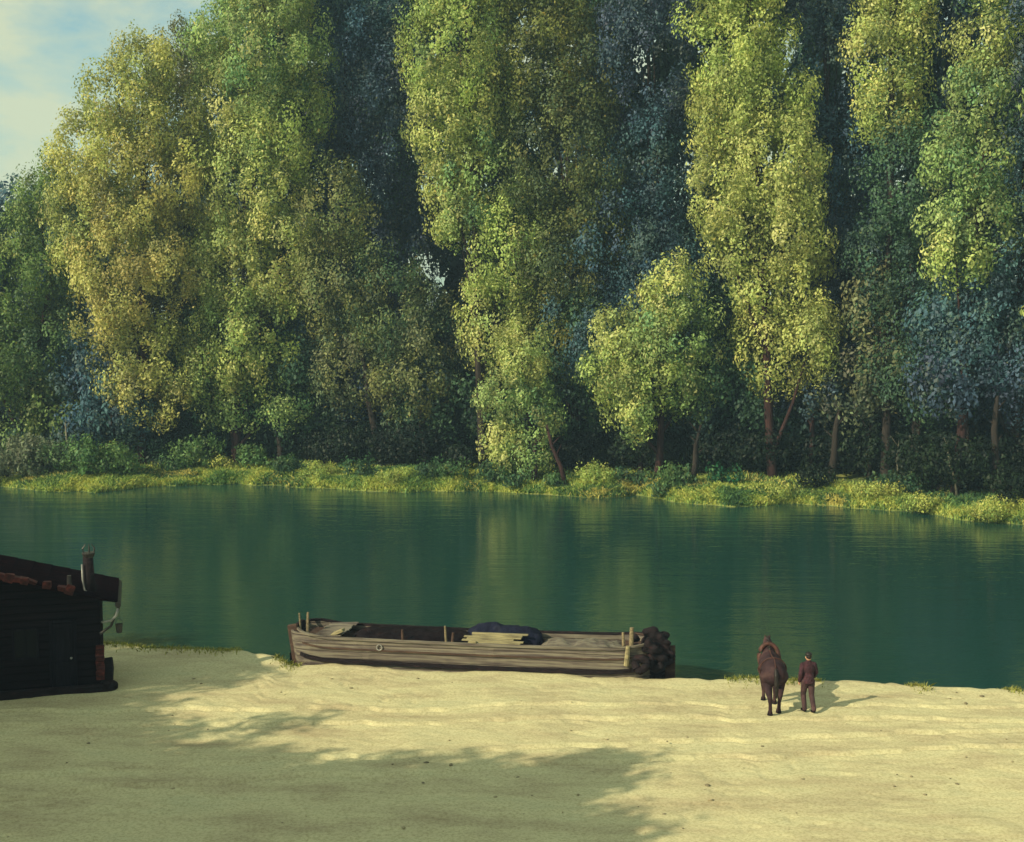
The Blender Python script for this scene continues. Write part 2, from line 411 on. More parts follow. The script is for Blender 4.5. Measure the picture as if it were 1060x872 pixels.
tree('poplar', 'bright poplar in the centre left with a long slanting lower crown', POP, 500, 5.5,
     [(478, -130, 36, 80), (472, -40, 46, 80), (470, 50, 48, 76), (496, 110, 36, 60), (462, 130, 36, 60), (500, 190, 44, 64), (524, 260, 42, 64), (512, 330, 34, 50), (470, 210, 26, 40)], BRIGHT, M_BARK, dens=42)
tree('small_tree', 'small bright tree reaching down to the water at the middle of the far bank', None, 552, 2.8,
     [(540, 370, 22, 32), (525, 410, 28, 34), (552, 430, 26, 36), (520, 460, 20, 26), (545, 474, 22, 20)], BRIGHT, M_BARKRED, dens=48, size=.28, r0=.2, clump=.7, thick=.8)
tree('poplar', 'olive green poplar right of the centre left bright one, running off the top', POP, 600, 9,
     [(575, -120, 40, 80), (570, -30, 48, 80), (560, 60, 46, 70), (600, 80, 42, 70), (580, 160, 52, 70), (610, 230, 40, 60), (575, 270, 46, 60), (570, 350, 40, 54)], [(0.18, .2, .055), (.13, .17, .06), (.09, .13, .07), (.25, .23, .06)], M_BARK, dens=36)
tree('shade_toned_tree', 'tree with painted blue shade filling the gap left of the bright right poplar', WOOD, 700, 13,
     [(660, -140, 40, 90), (672, -30, 46, 90), (665, 70, 46, 80), (680, 170, 50, 70), (650, 260, 50, 70), (690, 280, 46, 70), (620, 350, 50, 60), (700, 380, 50, 50)], SHADE_BLUE, M_BARK, dens=30)
tree('small_tree', 'bright round crowned small tree with a reddish trunk right of centre', None, 680, 5,
     [(694, 308, 28, 36), (648, 350, 34, 36), (700, 350, 40, 42), (636, 385, 30, 32), (675, 395, 36, 40), (712, 400, 30, 34), (655, 425, 24, 24)], BRIGHT, M_BARKRED, dens=44, r0=.3, clump=.85)
tree('poplar', 'tallest bright yellow poplar on the right with a ragged hanging edge', POP, 800, 6,
     [(770, -130, 36, 80), (772, -40, 44, 80), (764, 40, 46, 60), (780, 100, 50, 60), (752, 130, 34, 40), (800, 170, 44, 60), (822, 230, 36, 50), (790, 250, 44, 60), (822, 300, 42, 50), (800, 360, 34, 44), (740, 210, 28, 50), (838, 350, 24, 36)], BRIGHT[:2] + GOLD[:2], M_BARKRED, dens=44)
tree('shade_toned_tree', 'tree with painted dark shade in the gap right of the ragged bright poplar', WOOD, 860, 12,
     [(850, -130, 40, 90), (862, -30, 46, 90), (866, 70, 44, 80), (872, 170, 46, 80), (880, 270, 50, 70), (885, 350, 56, 50), (840, 400, 50, 34)], SHADE_BLUE, M_BARK, dens=30)
tree('poplar', 'slender poplar at upper right, lit only in its upper half', POP, 925, 9,
     [(926, -120, 34, 80), (926, -30, 38, 80), (922, 50, 38, 56), (926, 108, 32, 40)], BRIGHT, M_BARK, dens=40)
tree('shade_toned_tree', 'dark green tree under the slender poplar near the right edge', WOOD, 950, 12,
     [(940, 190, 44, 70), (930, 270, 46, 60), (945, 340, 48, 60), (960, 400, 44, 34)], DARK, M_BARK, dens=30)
tree('poplar', 'last bright poplar by the right edge, its crown leaning left lower down', POP, 990, 7,
     [(1050, -130, 36, 70), (1040, -40, 34, 60), (1026, 40, 26, 50), (1014, 110, 36, 46), (1000, 170, 40, 44), (1010, 230, 40, 48), (985, 270, 28, 34)], BRIGHT[:3] + OLIVE[:1], M_BARKRED, dens=40)
tree('shade_toned_tree', 'tree with painted blue green shade standing at the right edge', WOOD, 1050, 11,
     [(1070, -60, 50, 90), (1075, 60, 46, 90), (1068, 180, 44, 90), (1050, 280, 54, 60), (1010, 350, 54, 56), (1060, 380, 50, 50)], SHADE_BLUE, M_BARK, dens=30)

# the wood behind, one tree after another
for i, bx in enumerate(range(250, 1240, 110)):
    lab = ['shadowed back tree behind the brightest left poplar', 'shadowed back tree behind the dark gap at centre left', 'shadowed back tree behind the centre left bright poplar',
           'shadowed back tree behind the olive green poplar', 'shadowed back tree behind the small round crowned tree', 'shadowed back tree behind the ragged right poplar',
           'shadowed back tree behind the slender upper right poplar', 'shadowed back tree behind the right edge poplar', 'shadowed back tree just beyond the right edge'][i % 9]
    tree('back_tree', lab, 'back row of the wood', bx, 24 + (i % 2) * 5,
         [(bx + (45 if i == 0 else 0), -170, 50, 90), (bx + (60 if i == 0 else 12), -60, 66, 100), (bx + (55 if i == 0 else -8), 60, 70, 100), (bx + 8, 180, 74, 100), (bx - 6, 290, 76, 90), (bx, 380, 76, 60), (bx + 10, 440, 74, 36)], SHADE_BLUE if i % 2 else DARK, M_BARK, dens=15, size=.62, back=.3, clump=1.6)
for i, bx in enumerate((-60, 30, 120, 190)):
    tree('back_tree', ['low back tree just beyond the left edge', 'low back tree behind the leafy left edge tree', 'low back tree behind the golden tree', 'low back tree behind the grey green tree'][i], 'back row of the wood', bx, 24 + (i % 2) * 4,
         [(bx, 250, 50, 60), (bx + 8, 330, 60, 70), (bx, 400, 62, 50), (bx + 4, 445, 60, 34)], SHADE_BLUE if i % 2 else DARK, M_BARK, dens=15, size=.6, back=.3, clump=1.6)
tree('poplar', 'bright poplar just beyond the right edge', POP, 1120, 6, [(1130, -60, 44, 90), (1125, 80, 46, 90), (1130, 210, 46, 80), (1125, 330, 44, 70)], BRIGHT, M_BARK, dens=22, size=.42)
tree('leafy_tree', 'mid green tree just beyond the left edge', None, -75, 7, [(-70, 250, 50, 60), (-60, 340, 56, 60), (-110, 330, 50, 60)], GREEN, M_BARK, dens=22, size=.42)

UT = 'understorey trees in the shade of the poplars'
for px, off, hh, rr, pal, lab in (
    (45, 8.5, 392, 34, GREEN, 'green understorey tree below the leafy left edge tree'), (112, 9, 385, 38, SHADE_BLUE, 'blue green understorey tree left of the golden tree trunk'),
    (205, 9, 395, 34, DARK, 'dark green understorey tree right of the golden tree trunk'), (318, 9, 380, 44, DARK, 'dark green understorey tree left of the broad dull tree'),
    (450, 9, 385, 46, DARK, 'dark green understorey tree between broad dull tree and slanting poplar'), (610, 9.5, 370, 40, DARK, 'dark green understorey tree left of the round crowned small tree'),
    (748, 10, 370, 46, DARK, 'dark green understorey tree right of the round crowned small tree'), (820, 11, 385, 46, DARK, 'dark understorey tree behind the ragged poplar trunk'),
    (900, 9, 352, 44, OLIVE, 'purplish green understorey tree right of the ragged poplar'), (1000, 9.5, 340, 46, SHADE_BLUE, 'blue green understorey tree around the last poplar trunk')):
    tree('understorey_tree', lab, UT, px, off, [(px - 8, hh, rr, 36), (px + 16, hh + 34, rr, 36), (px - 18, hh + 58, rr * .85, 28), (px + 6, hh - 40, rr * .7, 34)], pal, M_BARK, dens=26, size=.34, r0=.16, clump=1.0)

# ------------------------------------------------------------------ undergrowth
def bush(name, label, px, off, w, h, pal, group='bushes along the far bank', dens=40, size=.25, n=3, cat='bush'):
    xw = 0; Y = 90.
    for _ in range(6):
        xw = P(px, 480, Y).x; Y = float(yfar(xw)) + off
    gz = far_ground(xw, Y); root = empty(name, (xw, Y, gz)); tag(root, label, cat, group)
    C, A = [], []
    for k in range(n):
        C.append((random.uniform(-.4, .4) * w, random.uniform(-.3, .3) * w, h * random.uniform(.32, .6))); A.append((w * random.uniform(.3, .5), w * random.uniform(.3, .45), h * random.uniform(.35, .48)))
    if pal[0][0] > .3: size = .15; dens = 90
    v, f, t = leaves(C, A, pal, dens, size, .6, .45, .2)
    v[:, 2] = np.maximum(v[:, 2], -.1)
    np_mesh('foliage', v, f, M_LEAF, root, t)
    bm = bmesh.new()
    for c in C:
        for k in range(3):
            q = Vector(c) + Vector((random.uniform(-.3, .3), random.uniform(-.3, .3), random.uniform(-.2, .3)))
            s = Vector((c[0] * .25 + random.uniform(-.15, .15), c[1] * .25, -.2)); add_tube(bm, [s, s.lerp(q, .5) + Vector((0, 0, .1)), q], [.05, .035, .012], 5)
    bm_obj('stem', bm, M_BARK, root)
    return root

SHADE_DK = [(0.010, 0.024, 0.014), (0.016, 0.034, 0.016), (0.010, 0.018, 0.018), (0.024, 0.04, 0.018)]  # near-black leaves: the shade under the canopy is put into the colour
SHR = 'dark shrubs under the trees'
wn_ = ['leftmost', 'second from left', 'third from left', 'fourth from left', 'fifth from left', 'sixth from left', 'seventh from left', 'eighth from left', 'ninth from left', 'tenth from left', 'eleventh from left', 'twelfth from left', 'thirteenth from left', 'fourteenth from left', 'fifteenth from left', 'sixteenth from left', 'rightmost but one', 'rightmost']
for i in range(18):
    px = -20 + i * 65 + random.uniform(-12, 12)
    bush('shrub', 'shrub under the trees with shade painted into its leaves, %s of its row' % wn_[i], px, 7.6 + (i % 3) * 1.5, 6.0, random.uniform(3.0, 4.4), SHADE_DK if px > 300 else SHADE_DK[:2] + DARK[:2], SHR, 34, .27, 4)
GB = [(0.10, 0.20, 0.07), (0.14, 0.24, 0.08), (0.06, 0.13, 0.07), (0.22, 0.27, 0.09)]
YB = [(0.36, 0.44, 0.11), (0.46, 0.48, 0.13), (0.24, 0.34, 0.10), (0.50, 0.44, 0.14)]
GREYG = [(0.16, 0.19, 0.12), (0.12, 0.16, 0.10), (0.2, 0.22, 0.15), (0.08, 0.12, 0.07)]
bush('willow_bush', 'grey green willow bush at the left edge of the far bank', 14, 1.6, 4.0, 3.0, GREYG, None, 46, .3, 4)
bush('bush', 'low grey green bush right of the left edge willow', 52, 3.2, 3.2, 2.4, GREYG[:2] + GB[:2], 'bushes along the far bank')
bush('bush', 'leafy green bush under the blue green tree', 92, 3.6, 3.0, 3.0, GB)
bush('bush', 'leafy green bush beneath the golden tree', 132, 3.8, 3.0, 2.3, GB)
bush('bush', 'green bush right of the reddish trunk under the grey green tree', 205, 4.2, 3.2, 2.8, GB)
bush('bush', 'green bush right of the foot of the brightest left poplar', 268, 4.0, 2.4, 2.0, GB)
bush('bush', 'small yellow lit bush on the bank near the third shrub', 232, 3.0, 1.6, 1.0, YB)
bush('bush', 'low yellowish bush on the bank below the broad dull tree', 330, 2.6, 2.6, 1.0, YB)
bush('bush', 'low bright bush at the water left of centre', 412, 1.5, 2.6, .8, YB)
bush('bush', 'shade-darkened green bush below the slanting centre poplar', 480, 3.8, 2.6, 2.0, SHADE_DK)
bush('bush', 'bright yellow green bush right of the leaning trunk', 612, 2.0, 2.2, 1.2, YB)
bush('bush', 'pale green bush at the foot of the round crowned small tree', 700, 3.6, 2.0, 1.6, GB + [])
bush('bush', 'emerald green bush in front of the black gap right of centre', 752, 4.0, 1.8, 1.5, [(0.02, .12, .06), (.03, .10, .05), (.04, .14, .06), (.1, .16, .05)])
bush('bush', 'shade-darkened green bush under the ragged right poplar', 850, 4.4, 2.6, 1.4, SHADE_DK)
bush('bush', 'low green bush beside the reddish stump at right', 935, 4.2, 3.0, 1.5, [(.03, .10, .05), (.04, .09, .05), (.03, .06, .05), (.1, .16, .05)])
bush('bush', 'shade-darkened green bush at the right edge of the far bank', 1040, 4.4, 3.0, 2.2, SHADE_DK)
bush('bush', 'broad yellow green bush at the water near the right edge', 1028, 1.0, 2.6, 1.0, YB)
bush('bush', 'yellow green bush low at the water left of the right edge', 975, .8, 2.2, .8, YB)
bush('bush', 'bright leafy bush on the sunlit bank below the dark gap', 905, 1.4, 2.4, .9, YB)
bush('bush', 'bright leafy bush on the sunlit bank below the ragged poplar', 800, 1.5, 2.6, .8, YB)

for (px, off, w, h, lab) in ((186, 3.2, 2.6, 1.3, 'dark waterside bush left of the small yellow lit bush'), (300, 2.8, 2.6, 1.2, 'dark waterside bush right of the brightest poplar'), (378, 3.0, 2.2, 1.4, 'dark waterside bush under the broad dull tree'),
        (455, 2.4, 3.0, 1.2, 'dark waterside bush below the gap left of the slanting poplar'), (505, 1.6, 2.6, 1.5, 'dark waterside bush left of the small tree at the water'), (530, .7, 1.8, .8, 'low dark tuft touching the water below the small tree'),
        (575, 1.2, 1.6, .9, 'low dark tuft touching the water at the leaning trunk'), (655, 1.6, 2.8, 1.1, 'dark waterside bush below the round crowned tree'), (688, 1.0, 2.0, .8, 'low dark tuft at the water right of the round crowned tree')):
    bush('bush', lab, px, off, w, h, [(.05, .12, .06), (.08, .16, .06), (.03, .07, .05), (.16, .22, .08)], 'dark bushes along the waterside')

def sapling(name, label, px0, py0, px1, py1, off, r, bark, cat='tree trunk', group='slim stems leaning over the far bank'):
    xw = 0; Y = 90.
    for _ in range(6):
        xw = P(px0, py0, Y).x; Y = float(yfar(xw)) + off
    gz = far_ground(xw, Y); q = P(px1, py1, Y)
    root = Vector((xw, Y, gz))
    bm = bmesh.new(); e = Vector((q.x - xw, .3, q.z - gz))
    add_tube(bm, [(0, 0, -.25), e * .3 + Vector((.05, 0, .05)), e * .65 + Vector((-.12, 0, 0)), e], [r * 1.3, r, r * .8, r * .45], 8)
    for k in range(3):
        t = .5 + k * .18; s = e * t; d = Vector((random.choice((-1, 1)) * random.uniform(.3, .8), random.uniform(-.3, .3), random.uniform(.4, 1.0)))
        add_tube(bm, [s, s + d * .5, s + d], [r * .4, r * .25, .01], 5)
    o = bm_obj(name, bm, bark, None, smooth=True); o.location = root; tag(o, label, cat, group)
sapling('leaning_trunk', 'brown trunk leaning left over the water at the middle', 586, 508, 566, 440, 1.6, .17, M_BARKRED)
sapling('leaning_trunk', 'reddish short trunk left of the leaning brown one', 552, 506, 556, 455, 1.8, .2, M_BARKRED)
sapling('leaning_trunk', 'slim pale stem leaning left near the left edge', 76, 472, 66, 438, 5, .09, M_BARKPALE)
sapling('leaning_trunk', 'slim pale bent stem near the right edge', 992, 488, 982, 458, 5, .07, M_BARKPALE)
sapling('leaning_trunk', 'slim pale stem before the black gap at right', 938, 482, 932, 456, 5, .06, M_BARKPALE)
sapling('leaning_trunk', 'dark trunk between the round crowned tree and the black gap', 716, 494, 726, 440, 4.6, .2, M_BARK)
sapling('leaning_trunk', 'dark red trunk left of the round crowned tree trunk', 664, 486, 658, 430, 5, .16, M_BARKRED)
sapling('leaning_trunk', 'dark trunk right of the brightest left poplar foot', 291, 478, 286, 425, 6, .26, M_BARK)
sapling('leaning_trunk', 'dark trunk in the shade under the dull broad tree', 440, 484, 436, 420, 7, .24, M_BARK)
sapling('leaning_trunk', 'dark trunk in the black gap under the ragged poplar', 860, 488, 872, 415, 7, .26, M_BARK)
sapling('leaning_trunk', 'red brown trunk lit under the ragged poplar', 838, 470, 846, 400, 8, .2, M_BARKRED)
sapling('leaning_trunk', 'dark trunk at the right edge shade', 1030, 492, 1034, 410, 7, .26, M_BARK)

# grass: blades beyond counting
def blades(name, pts, hmin, hmax, wid, cols, lean=.5, label=None, m=M_GRASS):
    n = len(pts)
    a = rng.uniform(0, 2 * math.pi, n); h = rng.uniform(hmin, hmax, n); w = wid * rng.uniform(.6, 1.4, n)
    dx, dy = np.cos(a), np.sin(a); le = rng.normal(size=(n, 2)) * lean
    p = np.array(pts)
    W = np.stack([dx * w, dy * w, np.zeros(n)], 1)
    tip = p + np.stack([le[:, 0] * h, le[:, 1] * h, h], 1); mid = p + np.stack([le[:, 0] * h * .3, le[:, 1] * h * .3, h * .55], 1)
    V = np.stack([p - W - [0, 0, .05], p + W - [0, 0, .05], mid + W * .8, tip, mid - W * .8], 1).reshape(-1, 3)
    f = np.arange(n * 5).reshape(-1, 5)
    cols = np.array(cols)
    patch = (vnoise(p[:, 0], p[:, 1], 2.2, 21) * len(cols) * .999 + rng.normal(size=n) * .5)
    c = cols[np.clip(patch.astype(int), 0, len(cols) - 1)] * rng.uniform(.75, 1.25, n)[:, None]
    o = np_mesh(name, V, f, m, None, np.repeat(np.clip(c, 0, .6), 5, 0))
    tag(o, label, 'grass', kind='stuff'); return o

n = 90000
gx = rng.uniform(-48, 44, n); gs = np.abs(rng.normal(size=n)) * 3.0 + .05
gz = far_h(gs, gx)
keep = gs < 7.5
gp = np.stack([gx, wob(gx) + gs, gz], 1)[keep]
blades('bank_grass', gp, .10, .32, .05, [(0.05, 0.12, 0.05), (0.13, 0.24, 0.07), (0.32, 0.40, 0.10), (0.48, 0.50, 0.13), (0.26, 0.36, 0.09), (0.08, 0.16, 0.06), (0.50, 0.46, 0.14)], .6, 'sunlit yellow green grass strip along the far bank')
n = 9000
gx = rng.uniform(-24, 24, n); gs = -np.abs(rng.normal(size=n)) * .45 + .12
gd = vnoise(gx, gx * 0, 1.6, 31)
keep = (gd > .42) & ((gx < -6.8) | (gx > 5.2))
gx, gs = gx[keep], gs[keep]
gp = np.stack([gx, nedge(gx) + gs, near_h(gs, gx)], 1)
blades('bank_grass', gp, .05, .16, .012, [(0.20, 0.22, 0.05), (0.34, 0.33, 0.10), (0.28, 0.30, 0.07)], .7, 'sparse pale grass at the edge of the sandy bank')

# ------------------------------------------------------------------ trees standing left of the viewer, whose shade lies on the sand
k = math.cos(SUN_EL) / math.sin(SUN_EL); OX, OY = SHX * k, SHY * k
def shade_tree(label, spots, h, tr, pal=GREEN):
    pts = []
    for (px, py, rx, hh) in spots:
        g = G(px, py, 0); z = h + hh; pts.append((g.x - OX * z, g.y - OY * z, z, rx))
    cx = sum(p[0] for p in pts) / len(pts); cy = sum(p[1] for p in pts) / len(pts)
    root = empty('riverside_tree', (cx, cy, 0)); tag(root, label, 'tree', 'trees left of the viewer on the sandy bank')
    C = [(p[0] - cx, p[1] - cy, p[2]) for p in pts]; A = [(p[3], p[3], p[3] * .75) for p in pts]
    v, f, t = leaves(C, A, pal, 44, .40, 1.0, .8)
    np_mesh('crown', v, f, M_LEAF, root, t)
    bm_obj('trunk', trunk_mesh((0, 0, -.2), (C[0][0] * .5, C[0][1] * .5, max(c[2] for c in C)), tr, .4, C, M_BARK, seed=3), M_BARK, root, smooth=True)
shade_tree('tree whose shade lies at the centre of the sand foreground', [(505, 832, 2.1, 0), (580, 806, 1.2, .6), (600, 876, .9, 0), (430, 850, 2.2, .8), (545, 880, 1.8, -.5), (605, 792, .8, .6)], 9.5, .3)
shade_tree('tree whose shade lies left of centre on the sand foreground', [(300, 845, 2.4, 0), (380, 815, 1.5, 1.0), (340, 880, 2.2, .6), (210, 860, 2.4, -.6), (235, 812, 1.5, .3), (300, 815, 1.2, -.4), (290, 748, .45, .1)], 10, .32)
shade_tree('tree whose shade lies in the lower left corner of the sand', [(60, 800, 2.8, 0), (150, 820, 2.2, 1), (0, 850, 2.6, .5), (-80, 790, 2.8, 0), (80, 768, 1.4, .5), (160, 800, 1.4, 0), (-40, 740, 2.6, 1.5), (140, 870, 2.2, .2), (20, 760, 1.8, -.4)], 9, .34)
shade_tree('tree shading the black hut at the left', [(20, 670, 2.6, 0), (-60, 690, 2.6, 1.0), (60, 715, 1.6, -.6), (-20, 720, 2.2, 0), (100, 700, 1.4, -.6), (160, 699, 1.0, .3), (225, 701, .8, -.3), (60, 740, 1.5, .6), (10, 750, 1.8, .6)], 9.5, .34)

exec_parts = True
# ------------------------------------------------------------------ the barge
M_HULL = None
def plank_mat(name, cols, wscale=7.5, rough=.75, dark=(0.03, .018, .016)):
    m, nt, b = mat(name)
    tcx = N(nt, 'ShaderNodeTexCoord'); sx = N(nt, 'ShaderNodeSeparateXYZ'); nt.links.new(tcx.outputs['Object'], sx.inputs[0])
    mpx = N(nt, 'ShaderNodeMapping'); mpx.inputs['Scale'].default_value = (.5, 3, 9); nt.links.new(tcx.outputs['Object'], mpx.inputs['Vector'])
    nz = N(nt, 'ShaderNodeTexNoise'); nz.inputs['Scale'].default_value = 1.6; nz.inputs['Detail'].default_value = 8; nt.links.new(mpx.outputs[0], nz.inputs['Vector'])
    r = ramp(nt, cols); nt.links.new(nz.outputs['Fac'], r.inputs[0])
    # seams between planks, along the height
    mu = N(nt, 'ShaderNodeMath', operation='MULTIPLY'); mu.inputs[1].default_value = wscale; nt.links.new(sx.outputs['Z'], mu.inputs[0])
    fr = N(nt, 'ShaderNodeMath', operation='FRACT'); nt.links.new(mu.outputs[0], fr.inputs[0])
    r2 = ramp(nt, [(0.0, (0, 0, 0)), (0.10, (1, 1, 1)), (.93, (1, 1, 1)), (1, (0, 0, 0))]); nt.links.new(fr.outputs[0], r2.inputs[0])
    mx = N(nt, 'ShaderNodeMix', data_type='RGBA'); mx.inputs['A'].default_value = tuple(dark) + (1,)
    nt.links.new(r2.outputs[0], mx.inputs['Factor']); nt.links.new(r.outputs[0], mx.inputs['B'])
    nt.links.new(mx.outputs['Result'], b.inputs['Base Color']); b.inputs['Roughness'].default_value = rough
    ad = N(nt, 'ShaderNodeMath', operation='MULTIPLY_ADD'); ad.inputs[1].default_value = .4
    nt.links.new(nz.outputs['Fac'], ad.inputs[0]); nt.links.new(r2.outputs[0], ad.inputs[2])
    bp = N(nt, 'ShaderNodeBump'); bp.inputs['Strength'].default_value = .6; bp.inputs['Distance'].default_value = .025
    nt.links.new(ad.outputs[0], bp.inputs['Height']); nt.links.new(bp.outputs[0], b.inputs['Normal'])
    return m
M_HULL = plank_mat('weathered_planks', [(.3, (.05, .036, .038)), (.45, (.10, .082, .07)), (.58, (.17, .15, .115)), (.75, (.12, .115, .095))], 4.2)
M_TAR = noise_mat('tarred_wood', [(.3, (.008, .007, .009)), (.6, (.016, .011, .014)), (.85, (.05, .024, .024))], (1, 1, 3), 3, 8, .85, .7, .04, spec=.1)
M_TARP = noise_mat('dark_tarpaulin', [(.3, (.004, .003, .005)), (.6, (.010, .007, .009)), (.8, (.025, .014, .014))], (1, 1, 1), 2.5, 6, .95, .7, .05, spec=.05)
M_TARPB = noise_mat('blue_black_tarpaulin', [(.3, (.005, .006, .016)), (.6, (.010, .012, .030)), (.8, (.03, .03, .045))], (1, 1, 1), 2.5, 6, .9, .7, .05, spec=.1)
M_BOARD = noise_mat('pale_boards', [(.3, (.12, .10, .06)), (.5, (.24, .21, .12)), (.75, (.36, .31, .17))], (1, 5, 5), 2, 8, .8, .5, .02)
M_DARKWOOD = noise_mat('dark_wood', [(.3, (.03, .016, .014)), (.6, (.07, .04, .03)), (.8, (.13, .09, .06))], (1, 4, 4), 2, 8, .8, .5, .02)
M_ROPE = noise_mat('rope', [(.3, (.10, .08, .05)), (.7, (.26, .21, .13))], (1, 1, 1), 20, 4, .9, .6, .01)
M_IRON = noise_mat('iron', [(.3, (.008, .007, .008)), (.7, (.035, .03, .03))], (1, 1, 1), 8, 5, .5, .3, .01, spec=.5)
M_GALV = noise_mat('pale_zinc', [(.3, (.12, .12, .12)), (.7, (.36, .36, .34))], (1, 1, 1), 8, 5, .4, .2, .01, spec=.6)

A0 = G(300, 686, 0); B0 = G(677, 702.5, 0)
dv = (B0 - A0); LEN = dv.length; rz = math.atan2(dv.y, dv.x)
nrmv = Vector((-dv.y, dv.x, 0)).normalized()
BEAM = 2.0
org = A0 + nrmv * (BEAM / 2 + .30)
barge = empty('barge', (org.x, org.y, WZ), rz)
tag(barge, 'long low wooden barge with tarpaulins moored against the sandy bank', 'barge')
WL = -WZ      # local height of the sand level
def half(t):
    e = 1 - max(0, (0.05 - t) / .05) ** 2.2 * .45 if t < .05 else (1 - max(0, (t - .90) / .10) ** 2.4 * .62)
    return BEAM / 2 * e
def sheer(t): return WL + .78 + .16 * max(0, 1 - t / .09) + .12 * max(0, (t - .88) / .12) - .05 * math.sin(math.pi * t)
bm = bmesh.new(); NS = 60; ringsv = []
prof = [(0.0, -0.45), (.86, -.45), (.95, -.2), (1.0, .35), (1.02, .75), (1.0, 1.0)]
for i in range(NS + 1):
    t = i / NS; hb = half(t); top = sheer(t); row = []
    for side in (-1, 1):
        seq = prof if side == 1 else prof[:0:-1]
        for (a, z) in seq:
            zz = -.45 + (z + .45) / 1.45 * (top + .45)
            rake = (0.25 * (zz / 1.5) if t < .02 else 0)
            row.append(bm.verts.new((t * LEN - rake + random.uniform(-.008, .008), side * hb * a + random.uniform(-.01, .01), zz)))
    ringsv.append(row)
for r0, r1 in zip(ringsv, ringsv[1:]):
    for q in range(len(r0) - 1):
        bm.faces.new((r0[q], r0[q + 1], r1[q + 1], r1[q]))
bm.faces.new(ringsv[0]); bm.faces.new(ringsv[-1][::-1])
hull = bm_obj('hull', bm, M_HULL, barge)
sm = hull.modifiers.new('thick', 'SOLIDIFY'); sm.thickness = .07; sm.offset = -1
# inner floor / deck
bm = bmesh.new(); vsL = []; vsR = []
for i in range(31):
    t = .012 + i / 30 * .976; hb = half(t) * .95; z = sheer(t) - .20
    vsL.append(bm.verts.new((t * LEN, -hb, z))); vsR.append(bm.verts.new((t * LEN, hb, z)))
for i in range(30): bm.faces.new((vsL[i], vsL[i + 1], vsR[i + 1], vsR[i]))
bm_obj('deck', bm, M_DARKWOOD, barge)
# gunwales and rub rails
for side in (-1, 1):
    for nm, dz, w, h, mm, k_ in (('gunwale', .03, .13, .07, M_HULL if side < 0 else M_TAR, 1.0), ('rub_rail', -.30, .06, .05, M_DARKWOOD, 1.03), ('shade_wale', -.70, .07, .13, M_TAR, 1.04)):  # dark bottom strip stands in for the shadow along the hull foot
        bm = bmesh.new(); prev = None
        for i in range(NS + 1):
            t = i / NS; y = side * half(t) * k_; z = sheer(t) + dz + random.uniform(-.006, .006)
            c = [bm.verts.new((t * LEN, y + sx_ * w / 2, z + sz_ * h / 2)) for sx_, sz_ in ((-1, -1), (1, -1), (1, 1), (-1, 1))]
            if prev:
                for q in range(4): bm.faces.new((prev[q], prev[(q + 1) % 4], c[(q + 1) % 4], c[q]))
            else: bm.faces.new(c[::-1])
            prev = c
        bm.faces.new(prev); bm_obj(nm, bm, mm, barge)
# bow planking, dark tarred, at the left end
bm = bmesh.new()
for k in range(5): add_box(bm, (-.20 + .01 * k, 0, .30 + k * .29), (.14, half(0) * 1.98 + .06 * (k % 2), .27), jitter=.012)
bm_obj('bow_planking', bm, M_TAR, barge, bevel=.02)
bm = bmesh.new(); add_box(bm, (-.05, -half(0) - .02, .95), (.32, .16, 1.5), Matrix.Rotation(R(-7), 3, 'Y'), .02)
bm_obj('stem_post', bm, M_DARKWOOD, barge, bevel=.02)
def bx_px(px): return (px - 300) / 377 * LEN
# tarpaulins lying in folds over the cargo
def tarp(name, x0, x1, y0, y1, z, hgt, m, seed, sag=.05):
    nx, ny = 36, 14
    X, Y = np.meshgrid(np.linspace(0, 1, nx), np.linspace(0, 1, ny))
    Z = z + hgt * np.clip(np.sin(np.pi * np.clip(Y, 0, 1)) ** .45 * np.clip(np.sin(np.pi * X), 0, 1) ** .3, 0, 1)
    Z = Z + (vnoise(X * 9, Y * 3, 1, seed) - .5) * .14 + (vnoise(X * 24, Y * 5, 1, seed + 1) - .5) * .07
    v = np.stack([x0 + X * (x1 - x0) + (vnoise(Y * 5, X, 1, seed) - .5) * .2, y0 + Y * (y1 - y0), Z], -1).reshape(-1, 3)
    i = np.arange(ny - 1)[:, None] * nx + np.arange(nx - 1)[None]
    o = np_mesh(name, v, np.stack([i, i + 1, i + nx + 1, i + nx], -1).reshape(-1, 4), m, barge, smooth=True)
    sm = o.modifiers.new('thick', 'SOLIDIFY'); sm.thickness = .02
    return o
dz = sheer(.3) - .19
o = tarp('tarpaulin', bx_px(356), bx_px(500), -.94, .9, dz - .02, .46, M_TARP, 3); tag(o, 'dark brown black tarpaulin')
o = tarp('tarpaulin', bx_px(476), bx_px(558), -.2, .92, dz, .60, M_TARPB, 5); tag(o, 'blue black tarpaulin')
o = tarp('tarpaulin', bx_px(556), bx_px(648), -.9, .95, dz - .02, .22, M_HULL, 9); tag(o, 'low brown tarpaulin')
